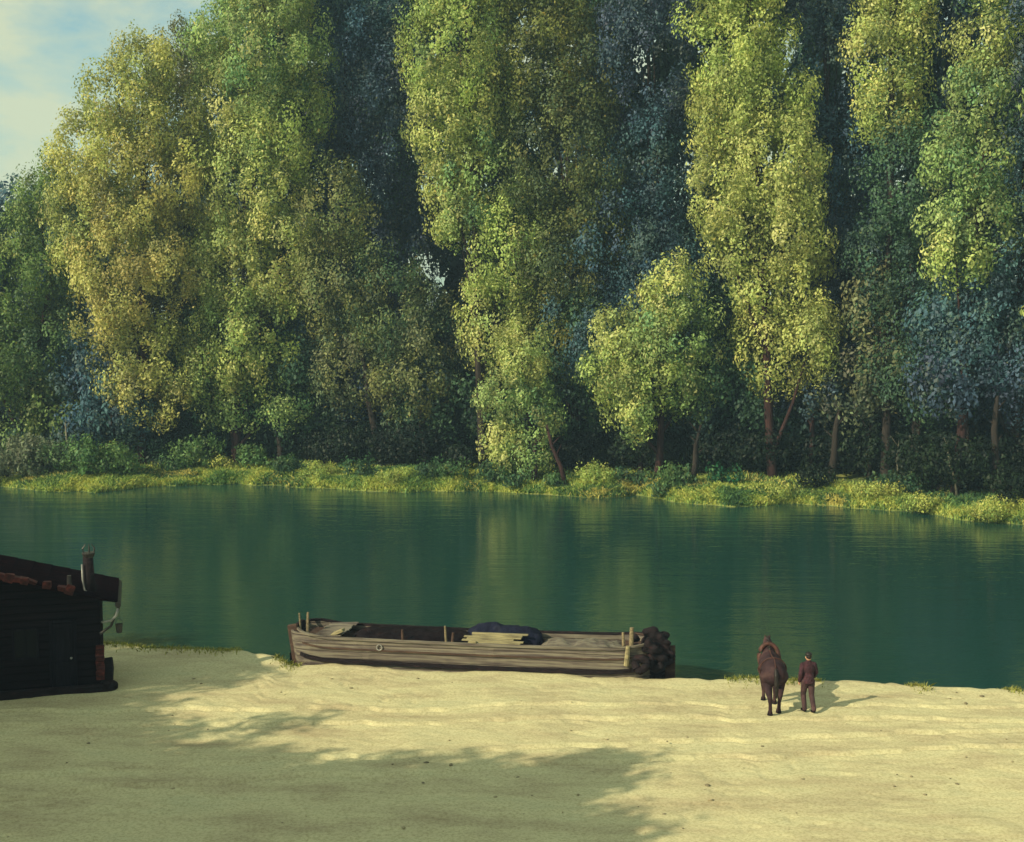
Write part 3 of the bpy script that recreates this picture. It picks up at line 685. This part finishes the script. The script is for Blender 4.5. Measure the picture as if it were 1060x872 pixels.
# pale boards and hatch
bm = bmesh.new()
for k in range(6): add_box(bm, (bx_px(512) + random.uniform(-.15, .15), -.86 + k * .13, sheer(.5) + .07 + .028 * k), (1.8 + random.uniform(-.3, .3), .135, .04), Matrix.Rotation(R(random.uniform(-2, 2)), 3, 'Z'))
bm_obj('hatch_board', bm, M_BOARD, barge, bevel=.006)
bm = bmesh.new()
for k in range(5): add_box(bm, (bx_px(338) + random.uniform(-.06, .06), -.75 + k * .36, sheer(.08) + .03 + .01 * k), (.95, .36, .05), Matrix.Rotation(R(-3), 3, 'Y'), .01)
bm_obj('foredeck', bm, M_HULL, barge, bevel=.01)
bm = bmesh.new(); add_box(bm, (bx_px(347), -.75, sheer(.1) + .16), (.42, .32, .09), Matrix.Rotation(R(-25), 3, 'Y'), .01)
bm_obj('cleat', bm, M_BOARD, barge, bevel=.015)
bm = bmesh.new(); add_box(bm, (bx_px(492), -.95, sheer(.5) + .1), (.22, .1, .08), None, .01)
bm_obj('cleat', bm, M_BOARD, barge, bevel=.015)
# standing posts
def post(px, y, h, r, m, lean=0.0, z0=None):
    bm = bmesh.new(); x = bx_px(px); z = z0 if z0 is not None else WL + .5
    add_tube(bm, [(x, y, z), (x + lean * .5, y, z + h * .5), (x + lean, y, z + h)], [r * 1.1, r, r * .8], 9)
    return bm_obj('post', bm, m, barge, smooth=False)
post(304, -.5, .95, .035, M_ROPE, -.06); post(309, -.35, .95, .05, M_ROPE, .03)
post(418, -.88, .62, .05, M_DARKWOOD, -.03); post(464, -.9, .80, .04, M_ROPE, -.05); post(469, -.85, .58, .05, M_DARKWOOD, .05)
post(646, -.85, .80, .05, M_ROPE, -.03); post(653, -.8, .95, .075, M_ROPE, .02)
post(649, -1.06, .62, .08, M_BOARD, .05, WL + .3)
# mooring ring on the side
bm = bmesh.new(); pts = [(bx_px(394) + .09 * math.cos(a), -BEAM / 2 * 1.06, WL + .55 + .09 * math.sin(a)) for a in np.linspace(0, 2 * math.pi, 17)]
add_tube(bm, pts, [.018] * 17, 6, False); bm_obj('mooring_ring', bm, M_GALV, barge, smooth=True)
# stern: round tarred end, rudder, tiller and a heap of rope fenders
bm = bmesh.new()
for k in range(6):
    z = .1 + k * .28
    for j in range(9):
        a = math.pi * (-.5 + j / 8)
        hb = half(1) * (1.25 if k < 5 else 1.05)
        add_box(bm, (LEN - .12 + math.cos(a) * .32, math.sin(a) * hb, z), (.16, .28, .25), Matrix.Rotation(a, 3, 'Z'), .02)
bm_obj('stern_planking', bm, M_TAR, barge, bevel=.02)
bm = bmesh.new(); add_box(bm, (LEN + .45, -.1, .6), (.30, .09, 1.5), None, .02)
rud = bm_obj('rudder', bm, M_DARKWOOD, barge, bevel=.02)
bm = bmesh.new(); add_tube(bm, [(LEN + .45, -.1, 1.3), (LEN + .1, -.05, 1.6), (LEN - .7, .1, 1.65)], [.06, .05, .035], 8); bm_obj('tiller', bm, M_DARKWOOD, rud)
for (fx, fy, fz, fr, ft) in ((.05, -.72, .98, .20, .15), (-.42, -1.12, .98, .18, .13), (.35, -.45, 1.05, .17, .12)):
    bm = bmesh.new(); ax = Vector((random.uniform(-.3, .3), -1, random.uniform(-.3, .5))).normalized()
    u = ax.orthogonal().normalized(); w = ax.cross(u)
    pts = [Vector((LEN + fx, fy, fz)) + (u * math.cos(a) + w * math.sin(a)) * fr * (1 + .08 * math.sin(3 * a)) for a in np.linspace(0, 2 * math.pi, 19)]
    add_tube(bm, pts, [ft * random.uniform(.8, 1.15) for _ in pts], 8, False); bm_obj('rope_fender', bm, M_TAR, barge, smooth=True)
bm = bmesh.new()
for k in range(46):
    t = random.random(); a = random.uniform(0, 2 * math.pi)
    c = Vector((LEN - .1 + math.cos(a) * .62 * t, -.35 + math.sin(a) * .7 * t, 1.32 + random.uniform(0, .55) * (1.1 - t * .6)))
    add_ball(bm, c, (random.uniform(.10, .2), random.uniform(.10, .2), random.uniform(.08, .16)), 2, .16)
me = bpy.data.meshes.new('heap'); bm.to_mesh(me); bm.free(); ho = bpy.data.objects.new('heap_source', me); COL.objects.link(ho)
rm = ho.modifiers.new('r', 'REMESH'); rm.mode = 'VOXEL'; rm.voxel_size = .03; rm.use_smooth_shade = True; sm_ = ho.modifiers.new('s', 'SMOOTH'); sm_.iterations = 16; sm_.factor = .6
me2 = bpy.data.meshes.new_from_object(ho.evaluated_get(bpy.context.evaluated_depsgraph_get())); bpy.data.objects.remove(ho)
me2.materials.clear(); me2.materials.append(M_TAR); link(bpy.data.objects.new('canvas_heap', me2), barge)

# ------------------------------------------------------------------ the black hut
Yh = 35.6
def hx(px): return (px - 530) / F * Yh / CP * 1.0
M_BLACK = plank_mat('black_tarred_boards', [(.3, (.004, .003, .005)), (.55, (.008, .006, .009)), (.8, (.02, .010, .012))], 4.5, .85, (.002, .002, .002)); M_BLACK.node_tree.nodes['Principled BSDF'].inputs['Specular IOR Level'].default_value = .08
M_RED = noise_mat('red_clay', [(.35, (.02, .005, .005)), (.55, (.06, .012, .011)), (.8, (.19, .036, .024))], (1, 1, 1), 6, 6, .85, .5, .02)
M_ROOF = noise_mat('tarred_roof', [(.3, (.004, .003, .004)), (.6, (.009, .005, .007)), (.8, (.03, .010, .010))], (1, 3, 1), 3, 8, 1.0, .9, .06, spec=.0)
M_DOOR = noise_mat('dark_door', [(.3, (.003, .003, .006)), (.6, (.008, .007, .012)), (.8, (.018, .016, .022))], (5, 1, .6), 4, 6, .8, .4, .01, spec=.1)
M_GLASS, nt, b = mat('dark_glass'); b.inputs['Base Color'].default_value = (.006, .007, .01, 1); b.inputs['Roughness'].default_value = .25; b.inputs['Specular IOR Level'].default_value = .15
gx0 = -12.02; hutw = 6.3; xr = gx0 - .25; xl = gx0 - hutw; DEP = 3.0; EZ = 2.72; RISE = .27
HR = R(17); hut = empty('hut', (xr, Yh + .75, 0), HR); tag(hut, 'black tarred wooden hut with a stovepipe, standing at the left edge of the sand', 'hut')
mid = -hutw / 2; apex = EZ + hutw / 2 * RISE
bm = bmesh.new()
def prism(bm, pts, y0, y1):
    a = [bm.verts.new((x, y0, z)) for x, z in pts]; c = [bm.verts.new((x, y1, z)) for x, z in pts]
    bm.faces.new(a); bm.faces.new(c[::-1])
    for i in range(len(pts)): bm.faces.new((a[i], a[(i + 1) % len(pts)], c[(i + 1) % len(pts)], c[i]))
prism(bm, [(-hutw, -.1), (0, -.1), (0, EZ), (mid, apex), (-hutw, EZ)], 0, DEP)
bm_obj('wall', bm, M_BLACK, hut)
bm = bmesh.new()
for s in (1, -1):
    x1 = mid + s * (hutw / 2 + .48); z1 = apex - (hutw / 2 + .48) * RISE
    n_ = 7
    for k in range(n_):       # overlapping courses
        ta, tb = k / n_, (k + 1) / n_ + .03
        xa, xb = mid + (x1 - mid) * ta, mid + (x1 - mid) * min(tb, 1.01); za, zb = apex + (z1 - apex) * ta, apex + (z1 - apex) * min(tb, 1.01)
        prism(bm, [(xa, za + .06), (xb, zb + .10), (xb, zb + .15), (xa, za + .13)], -.35 + random.uniform(-.04, .04), DEP + .35)
roof = bm_obj('roof', bm, M_ROOF, hut)
for k in range(12):        # red verge tiles along the front edge
    t = .02 + k / 11 * .60; x = mid + (hutw / 2 + .6) * t; z = apex - (hutw / 2 + .6) * t * RISE + .20
    if k in (7, 9): continue
    bm = bmesh.new(); add_box(bm, (x, -.28, z), (.24, .30, random.uniform(.10, .26)), Matrix.Rotation(math.atan(RISE) + random.uniform(-.15, .15), 3, 'Y'), .03)
    bm_obj('verge_tile', bm, M_RED, roof, bevel=.015)
# chimney pipe
cxx = hx(79) - xr; czb = apex - (cxx - mid) * RISE
bm = bmesh.new(); add_tube(bm, [(cxx, .5, czb - .1), (cxx, .5, czb + .4), (cxx - .02, .5, czb + 1.15)], [.23, .17, .15], 14)
ch = bm_obj('chimney', bm, M_TAR, hut, smooth=True)
bm = bmesh.new(); add_tube(bm, [(cxx, .5, czb + 1.12), (cxx, .5, czb + 1.24), (cxx, .5, czb + 1.28)], [.14, .19, .19], 14)
for s in (-.15, .02, .16): add_tube(bm, [(cxx + s * .9, .5, czb + 1.26), (cxx + s * 1.1, .5, czb + 1.4), (cxx + s * .5, .5, czb + 1.54)], [.025, .025, .012], 6)
bm_obj('chimney_cap', bm, M_IRON, ch)
bm = bmesh.new(); add_tube(bm, [(cxx - .19, .36, czb + .95), (cxx - .18, .34, czb + .5), (cxx - .12, .3, czb + .18), (cxx + .05, .28, czb + .03)], [.025] * 4, 7)
bm_obj('highlight_streak', bm, M_GALV, ch, smooth=True)  # pale strip modelled as the highlight running down the chimney
# short dark pipe
bm = bmesh.new(); q = hx(59) - xr; zq = apex - (q - mid) * RISE; add_tube(bm, [(q, .4, zq), (q, .4, zq + .48)], [.075, .06], 10)
bm_obj('vent_pipe', bm, M_IRON, hut)
# door
dx0, dx1 = hx(41) - xr, hx(63) - xr; dc = (dx0 + dx1) / 2
bm = bmesh.new(); add_box(bm, (dc, -.03, 1.08), (dx1 - dx0, .05, 2.05)); 
for k in (-1, 1): add_box(bm, (dc, -.065, 1.08 + k * .5), ((dx1 - dx0) * .7, .02, .75))
door = bm_obj('door', bm, M_DOOR, hut, bevel=.01)
bm = bmesh.new()
add_box(bm, (dx0 - .04, -.045, 1.1), (.07, .09, 2.2)); add_box(bm, (dx1 + .04, -.045, 1.1), (.07, .09, 2.2)); add_box(bm, (dc, -.045, 2.17), (dx1 - dx0 - .012, .088, .08))
bm_obj('door_frame', bm, M_DOOR, door, bevel=.008)
bm = bmesh.new(); add_ball(bm, (dx1 - .08, -.09, 1.05), .035, 2); bm_obj('door_handle', bm, M_GALV, door, smooth=True)
# window left of the door
wx = hx(15) - xr
bm = bmesh.new(); add_box(bm, (wx, -.01, 1.55), (.62, .03, .8)); win = bm_obj('window', bm, M_GLASS, hut)
bm = bmesh.new()
for s in (-1, 1): add_box(bm, (wx + s * .33, -.03, 1.55), (.07, .07, .94)); add_box(bm, (wx, -.03, 1.55 + s * .435), (.586, .066, .07))
add_box(bm, (wx, -.035, 1.55), (.035, .04, .80)); bm_obj('window_frame', bm, M_DOOR, win)
# red corner post, plinth
bm = bmesh.new()
for k in range(9): add_box(bm, (-.02 + random.uniform(-.015, .015), -.08, .40 + k * .115), (.24, .20, .10), None, .008)
bm_obj('brick_corner', bm, M_RED, hut, bevel=.01)
bm = bmesh.new(); add_box(bm, (-hutw / 2 + .1, -.12, .10), (hutw + .25, .26, .26), None, .03); add_box(bm, (.16, 1.2, .14), (.3, 2.8, .36), None, .04); add_ball(bm, (.2, -.05, .12), (.28, .25, .2), 2, .1)
bm_obj('plinth', bm, M_TAR, hut, bevel=.03)
# gutter end and its pale curved downpipe under the eave
ezz = apex - (hutw / 2 + .48) * RISE
bm = bmesh.new(); add_tube(bm, [(.52, -.4, ezz + .03), (.52, 1.5, ezz + .02), (.52, DEP + .3, ezz + .0)], [.09] * 3, 8); bm_obj('gutter', bm, M_IRON, hut)
bm = bmesh.new(); add_tube(bm, [(.52, -.38, ezz - .08), (.46, -.36, ezz - .30), (.32, -.34, ezz - .44), (.05, -.2, ezz - .50)], [.035, .04, .04, .035], 8); bm_obj('downpipe', bm, M_GALV, hut, smooth=True)
bm = bmesh.new(); add_tube(bm, [(0, -.2, 1.75), (.3, -.2, 1.95), (.58, -.2, 2.6)], [.04, .04, .04], 8); bm_obj('eave_brace', bm, M_IRON, hut)
# bucket hanging from the gutter
bk = hut.location + Matrix.Rotation(HR, 3, 'Z') @ Vector((.54, -.25, 0))
bm = bmesh.new(); add_tube(bm, [(0, 0, 1.75), (0, 0, 1.78), (0, 0, 2.02)], [.06, .085, .11], 12)
pts = [(0.11 * math.cos(a), 0, 2.02 + .16 * math.sin(a)) for a in np.linspace(0, math.pi, 9)]; add_tube(bm, pts, [.008] * 9, 5); add_tube(bm, [(0, 0, 2.17), (.03, 0, 2.72)], [.008, .008], 5)
o = bm_obj('bucket', bm, M_IRON); o.location = bk; tag(o, 'small dark bucket hanging under the eave of the black hut', 'bucket')

# ------------------------------------------------------------------ horse and person: limbs fused into one skin
def fused(name, build, m, parent, voxel, smooth=6):
    bm = bmesh.new(); build(bm); me = bpy.data.meshes.new(name); bmesh.ops.recalc_face_normals(bm, faces=bm.faces); bm.to_mesh(me); bm.free()
    o = bpy.data.objects.new(name, me); COL.objects.link(o)
    r = o.modifiers.new('r', 'REMESH'); r.mode = 'VOXEL'; r.voxel_size = voxel; r.use_smooth_shade = True
    if smooth:
        s = o.modifiers.new('s', 'SMOOTH'); s.iterations = smooth; s.factor = .5
    dg = bpy.context.evaluated_depsgraph_get(); me2 = bpy.data.meshes.new_from_object(o.evaluated_get(dg))
    bpy.data.objects.remove(o)
    me2.name = name; me2.materials.clear(); me2.materials.append(m)
    o2 = bpy.data.objects.new(name, me2); return link(o2, parent)

def chain(bm, pts, rad, seg=12):
    """tapered limb with round joints"""
    pts = [Vector(p) for p in pts]
    for i, (p, r) in enumerate(zip(pts, rad)): add_ball(bm, p, r, 2)
    for a, b_, ra, rb in zip(pts, pts[1:], rad, rad[1:]): add_tube(bm, [a, b_], [ra, rb], seg)

M_COAT = noise_mat('dark_bay_coat', [(.3, (.018, .010, .014)), (.55, (.038, .020, .025)), (.8, (.085, .05, .048))], (1, 1, 1), 3, 5, .8, .25, .012, spec=.15)
M_HAIR = noise_mat('black_hair', [(.3, (.006, .005, .006)), (.7, (.02, .015, .015))], (8, 8, 1), 6, 5, .5, .5, .01)
M_LEATHER = noise_mat('worn_leather', [(.3, (.03, .012, .010)), (.7, (.09, .035, .028))], (1, 1, 1), 8, 5, .6, .3, .01)
hp = G(803, 737, 0)
horse = empty('horse', (hp.x - .02, hp.y + .55, 0.0), R(-4)); tag(horse, 'dark brown draught horse seen from behind, walking on the sand', 'horse'); horse.scale = (.86, .86, .84)
def hb(bm):
    add_ball(bm, (0, -.55, 1.38), (.40, .46, .40), 3); add_ball(bm, (0, -.05, 1.30), (.42, .62, .42), 3); add_ball(bm, (0, .48, 1.34), (.36, .42, .44), 3)
    add_ball(bm, (0, -.72, 1.28), (.40, .33, .38), 3)
    chain(bm, [(0, .60, 1.5), (0, .85, 1.72), (0, 1.05, 1.93), (0, 1.15, 2.0)], [.27, .21, .16, .12])
    chain(bm, [(0, 1.14, 2.0), (0, 1.35, 1.82), (0, 1.56, 1.58)], [.13, .105, .075])
    for s in (-1, 1):
        chain(bm, [(s * .06, 1.1, 2.07), (s * .085, 1.1, 2.15), (s * .095, 1.11, 2.22)], [.035, .03, .010], 8)
        st = .16 * s
        chain(bm, [(s * .20, -.66, 1.22), (s * .23, -.55 + st * .5, .98), (s * .19, -.92 + st, .60), (s * .165, -.86 + st, .34), (s * .16, -.84 + st, .15), (s * .16, -.80 + st, .05)], [.27, .18, .085, .06, .065, .08])
        chain(bm, [(s * .18, .5, 1.15), (s * .19, .48 - st * .6, .90), (s * .17, .52 - st, .56), (s * .165, .50 - st, .30), (s * .16, .50 - st, .14), (s * .16, .53 - st, .05)], [.21, .14, .085, .055, .06, .075])
fused('body', hb, M_COAT, horse, .022, 8)
def tl(bm): chain(bm, [(0, -1.0, 1.52), (.0, -1.10, 1.35), (.01, -1.13, 1.05), (.02, -1.1, .75), (.03, -1.08, .58)], [.05, .07, .075, .06, .02], 8)
fused('tail', tl, M_HAIR, horse, .015, 2)
bm = bmesh.new()
for k in range(9):
    t = k / 8; add_ball(bm, (.02 * (-1) ** k, .62 + t * .5, 1.80 + t * .28), (.045, .09, .09), 1, .2)
bm_obj('mane', bm, M_HAIR, horse)
bm = bmesh.new(); pts = [(.33 * math.sin(a), .62 + .12 * math.cos(a), 1.52 + .44 * math.cos(a)) for a in np.linspace(0, 2 * math.pi, 25)]; add_tube(bm, pts, [.075] * 25, 10, False)
bm_obj('collar', bm, M_LEATHER, horse, smooth=True)
bm = bmesh.new()
pts = [(.435 * math.sin(a), -.35 - .12 * math.cos(a), 1.36 + .425 * math.cos(a)) for a in np.linspace(-1.9, 1.9, 21)]; add_tube(bm, pts, [.022] * 21, 6)
for s in (-1, 1): add_tube(bm, [(s * .30, .6, 1.35), (s * .44, .0, 1.25), (s * .43, -.6, 1.22)], [.02] * 3, 6)
add_tube(bm, [(0, .45, 1.80), (0, -.05, 1.735), (0, -.6, 1.80), (0, -1.0, 1.60)], [.02] * 4, 6)
bm_obj('harness', bm, M_LEATHER, horse)
for s in (-1, 1):
    for (yy, st) in ((-.79, .16 * s), (.54, -.16 * s)):
        bm = bmesh.new(); add_tube(bm, [(s * .16, yy + st, -.02), (s * .16, yy + st - .01, .10)], [.095, .075], 12); bm_obj('hoof', bm, M_TAR, horse)

# person walking beside the horse
M_SKIN = noise_mat('skin', [(.3, (.38, .20, .13)), (.7, (.50, .29, .20))], (1, 1, 1), 10, 3, .6, .1, .003)
M_JACK = noise_mat('plum_jacket', [(.3, (.022, .008, .014)), (.6, (.05, .018, .028)), (.8, (.09, .035, .045))], (1, 1, 1), 6, 6, .9, .9, .04)
M_TROU = noise_mat('reddish_trousers', [(.3, (.03, .016, .020)), (.6, (.06, .03, .035)), (.8, (.10, .05, .05))], (1, 1, 1), 5, 5, .85, .4, .015)
pp = G(836, 737, 0)
man = empty('person', (pp.x, pp.y, 0.0), R(8)); tag(man, 'person in a plum jacket and black cap walking beside the brown horse', 'person')
S = .98
def sc_(l): return [(a * S, b_ * S, c * S) for a, b_, c in l]
LEGL = sc_([(-.095, 0, .90), (-.10, .10, .50), (-.10, -.02, .10)]); LEGR = sc_([(.095, 0, .90), (.10, -.02, .50), (.10, -.22, .13)])
FEET = [sc_([(-.10, -.02, .07), (-.11, .16, .04)]), sc_([(.10, -.22, .09), (.105, -.06, .035)])]
ARML = sc_([(-.175, .0, 1.375), (-.25, -.06, 1.13), (-.24, .03, .90)]); ARMR = sc_([(.175, .0, 1.375), (.25, .02, 1.14), (.23, .16, .97)])
def body(bm):
    add_ball(bm, (0, .0, 1.60 * S), (.078, .096, .115), 3); add_ball(bm, (0, .04, 1.545 * S), (.06, .065, .06), 2); add_ball(bm, (0, .098, 1.59 * S), (.014, .02, .022), 2)
    for s in (-1, 1): add_ball(bm, (s * .08, 0, 1.59 * S), (.014, .022, .034), 2)
    chain(bm, sc_([(0, -.01, 1.40), (0, 0, 1.53)]), [.062, .055])
    add_ball(bm, (0, 0, 1.27 * S), (.165, .10, .19), 3); add_ball(bm, (0, 0, 1.05 * S), (.135, .09, .15), 3); add_ball(bm, (0, 0, .95 * S), (.15, .105, .12), 3)
    chain(bm, sc_([(-.155, 0, 1.385), (.155, 0, 1.385)]), [.05, .05])
    for a in (ARML, ARMR): chain(bm, a, [.052, .042, .028])
    for a in (LEGL, LEGR): chain(bm, a, [.09, .06, .042])
    for a in FEET: chain(bm, a, [.045, .032])
    for a, sg in ((ARML, -1), (ARMR, 1)):
        w = Vector(a[2]); d = (Vector(a[2]) - Vector(a[1])).normalized(); side = d.cross(Vector((1, 0, 0))).normalized(); inn = Vector((-sg, 0, 0))
        chain(bm, [w, w + d * .05, w + d * .085], [.026, .034, .036], 8)
        for k_, ln in enumerate((.062, .078, .072, .056)):
            o_ = w + d * .09 + side * (k_ - 1.5) * .021
            chain(bm, [o_, o_ + d * ln * .5 + inn * .008, o_ + d * ln * .85 + inn * .026], [.010, .009, .0075], 6)
        o_ = w + d * .04 + side * -.030; chain(bm, [o_, o_ + d * .03 - side * .02 + inn * .01, o_ + d * .06 - side * .022 + inn * .02], [.012, .011, .009], 6)
fused('body', body, M_SKIN, man, .0075, 2)
def jacket(bm):
    add_ball(bm, (0, 0, 1.27 * S), (.19, .125, .20), 3); add_ball(bm, (0, 0, 1.06 * S), (.165, .12, .18), 3); add_tube(bm, [(0, 0, 1.05), (0, 0, .84)], [.155, .185], 16)
    chain(bm, sc_([(-.155, 0, 1.385), (0, 0, 1.42), (.155, 0, 1.385)]), [.066, .075, .066])
    chain(bm, ARML, [.075, .064, .05]); chain(bm, ARMR, [.075, .064, .05]); add_tube(bm, [(0, 0, 1.42), (0, -.005, 1.49)], [.085, .07], 12)
fused('jacket', jacket, M_JACK, man, .012, 3)
def trou(bm):
    add_ball(bm, (0, 0, .93 * S), (.165, .12, .12), 3); chain(bm, LEGL, [.108, .078, .066]); chain(bm, LEGR, [.108, .078, .066])
fused('trousers', trou, M_TROU, man, .012, 3)
for a in FEET:
    fused('boot', lambda bm, a=a: chain(bm, [(a[0][0], a[0][1], a[0][2] + .05), a[0], a[1]], [.055, .056, .042]), M_TAR, man, .01, 2)
def hair(bm): add_ball(bm, (0, -.018, 1.625 * S), (.084, .096, .10), 3)
fused('hair', hair, M_HAIR, man, .01, 2)
bm = bmesh.new(); add_tube(bm, [(0, -.01, 1.655 * S), (0, -.01, 1.69 * S), (0, -.012, 1.735 * S)], [.096, .10, .06], 14); add_ball(bm, (0, .08, 1.665 * S), (.07, .07, .012), 2)
bm_obj('cap', bm, M_HAIR, man, smooth=True)

# ------------------------------------------------------------------ small stones on the sand
def stones():
    n = 200; V = []; Fc = []; T = []
    ico = bmesh.new(); bmesh.ops.create_icosphere(ico, subdivisions=1, radius=1); iv = np.array([v.co[:] for v in ico.verts]); fi = np.array([[v.index for v in f.verts] for f in ico.faces]); ico.free()
    for i in range(n):
        px = random.uniform(-150, 1200); py = 700 + 180 * random.random() ** 1.3
        g = G(px, py, 0)
        if g.y > float(nedge(np.array([g.x]))[0]) - .3: continue
        s_ = float(near_h(np.array([g.y - float(nedge(np.array([g.x]))[0])]), np.array([g.x]))[0])
        r = .018 + .05 * random.random() ** 5
        v = iv * rng.uniform(.7, 1.2, (len(iv), 1)) * np.array([r * random.uniform(.8, 1.5), r, r * .6]) + np.array([g.x, g.y, s_ + r * .2])
        Fc.append(fi + len(V) * len(iv)); V.append(v); T.append(np.tile(np.array([.30, .26, .17]) * random.uniform(.6, 1.3), (len(iv), 1)))
    o = np_mesh('pebbles', np.concatenate(V), np.concatenate(Fc), M_GRASS, None, np.concatenate(T)); tag(o, 'scattered small pebbles on the pale sand', 'pebbles', kind='stuff')
stones()

# ------------------------------------------------------------------ the river air
hm = bpy.data.materials.new('river_haze'); hm.use_nodes = True
hn = hm.node_tree; hn.nodes.remove(hn.nodes['Principled BSDF'])
pv = N(hn, 'ShaderNodeVolumePrincipled'); pv.inputs['Color'].default_value = (.45, .70, 1.0, 1); pv.inputs['Density'].default_value = HAZE; pv.inputs['Anisotropy'].default_value = .0
hn.links.new(pv.outputs[0], hn.nodes['Material Output'].inputs['Volume'])
bm = bmesh.new(); add_box(bm, (0, 130, 27), (1000, 1100, 74)); tag(bm_obj('haze', bm, hm), kind='stuff')

# ------------------------------------------------------------------ camera and output
cd = bpy.data.cameras.new('camera'); cam = link(bpy.data.objects.new('camera', cd))
cd.sensor_width = 36; cd.sensor_fit = 'HORIZONTAL'; cd.lens = F / 1060 * 36; cd.clip_end = 3000; cd.clip_start = .1
cam.location = (0, 0, CAMH); cam.rotation_euler = (math.pi / 2 - PITCH, 0, 0)
scene.camera = cam
vs_ = scene.view_settings; vs_.view_transform = 'Standard'; vs_.look = 'None'; vs_.gamma = 1; vs_.use_curve_mapping = False; vs_.exposure = .32
scene.render.engine = 'CYCLES'; scene.cycles.max_bounces = 6; scene.cycles.transparent_max_bounces = 4
scene.cycles.use_denoising = True
print('LEAVES', LEAFTOT)
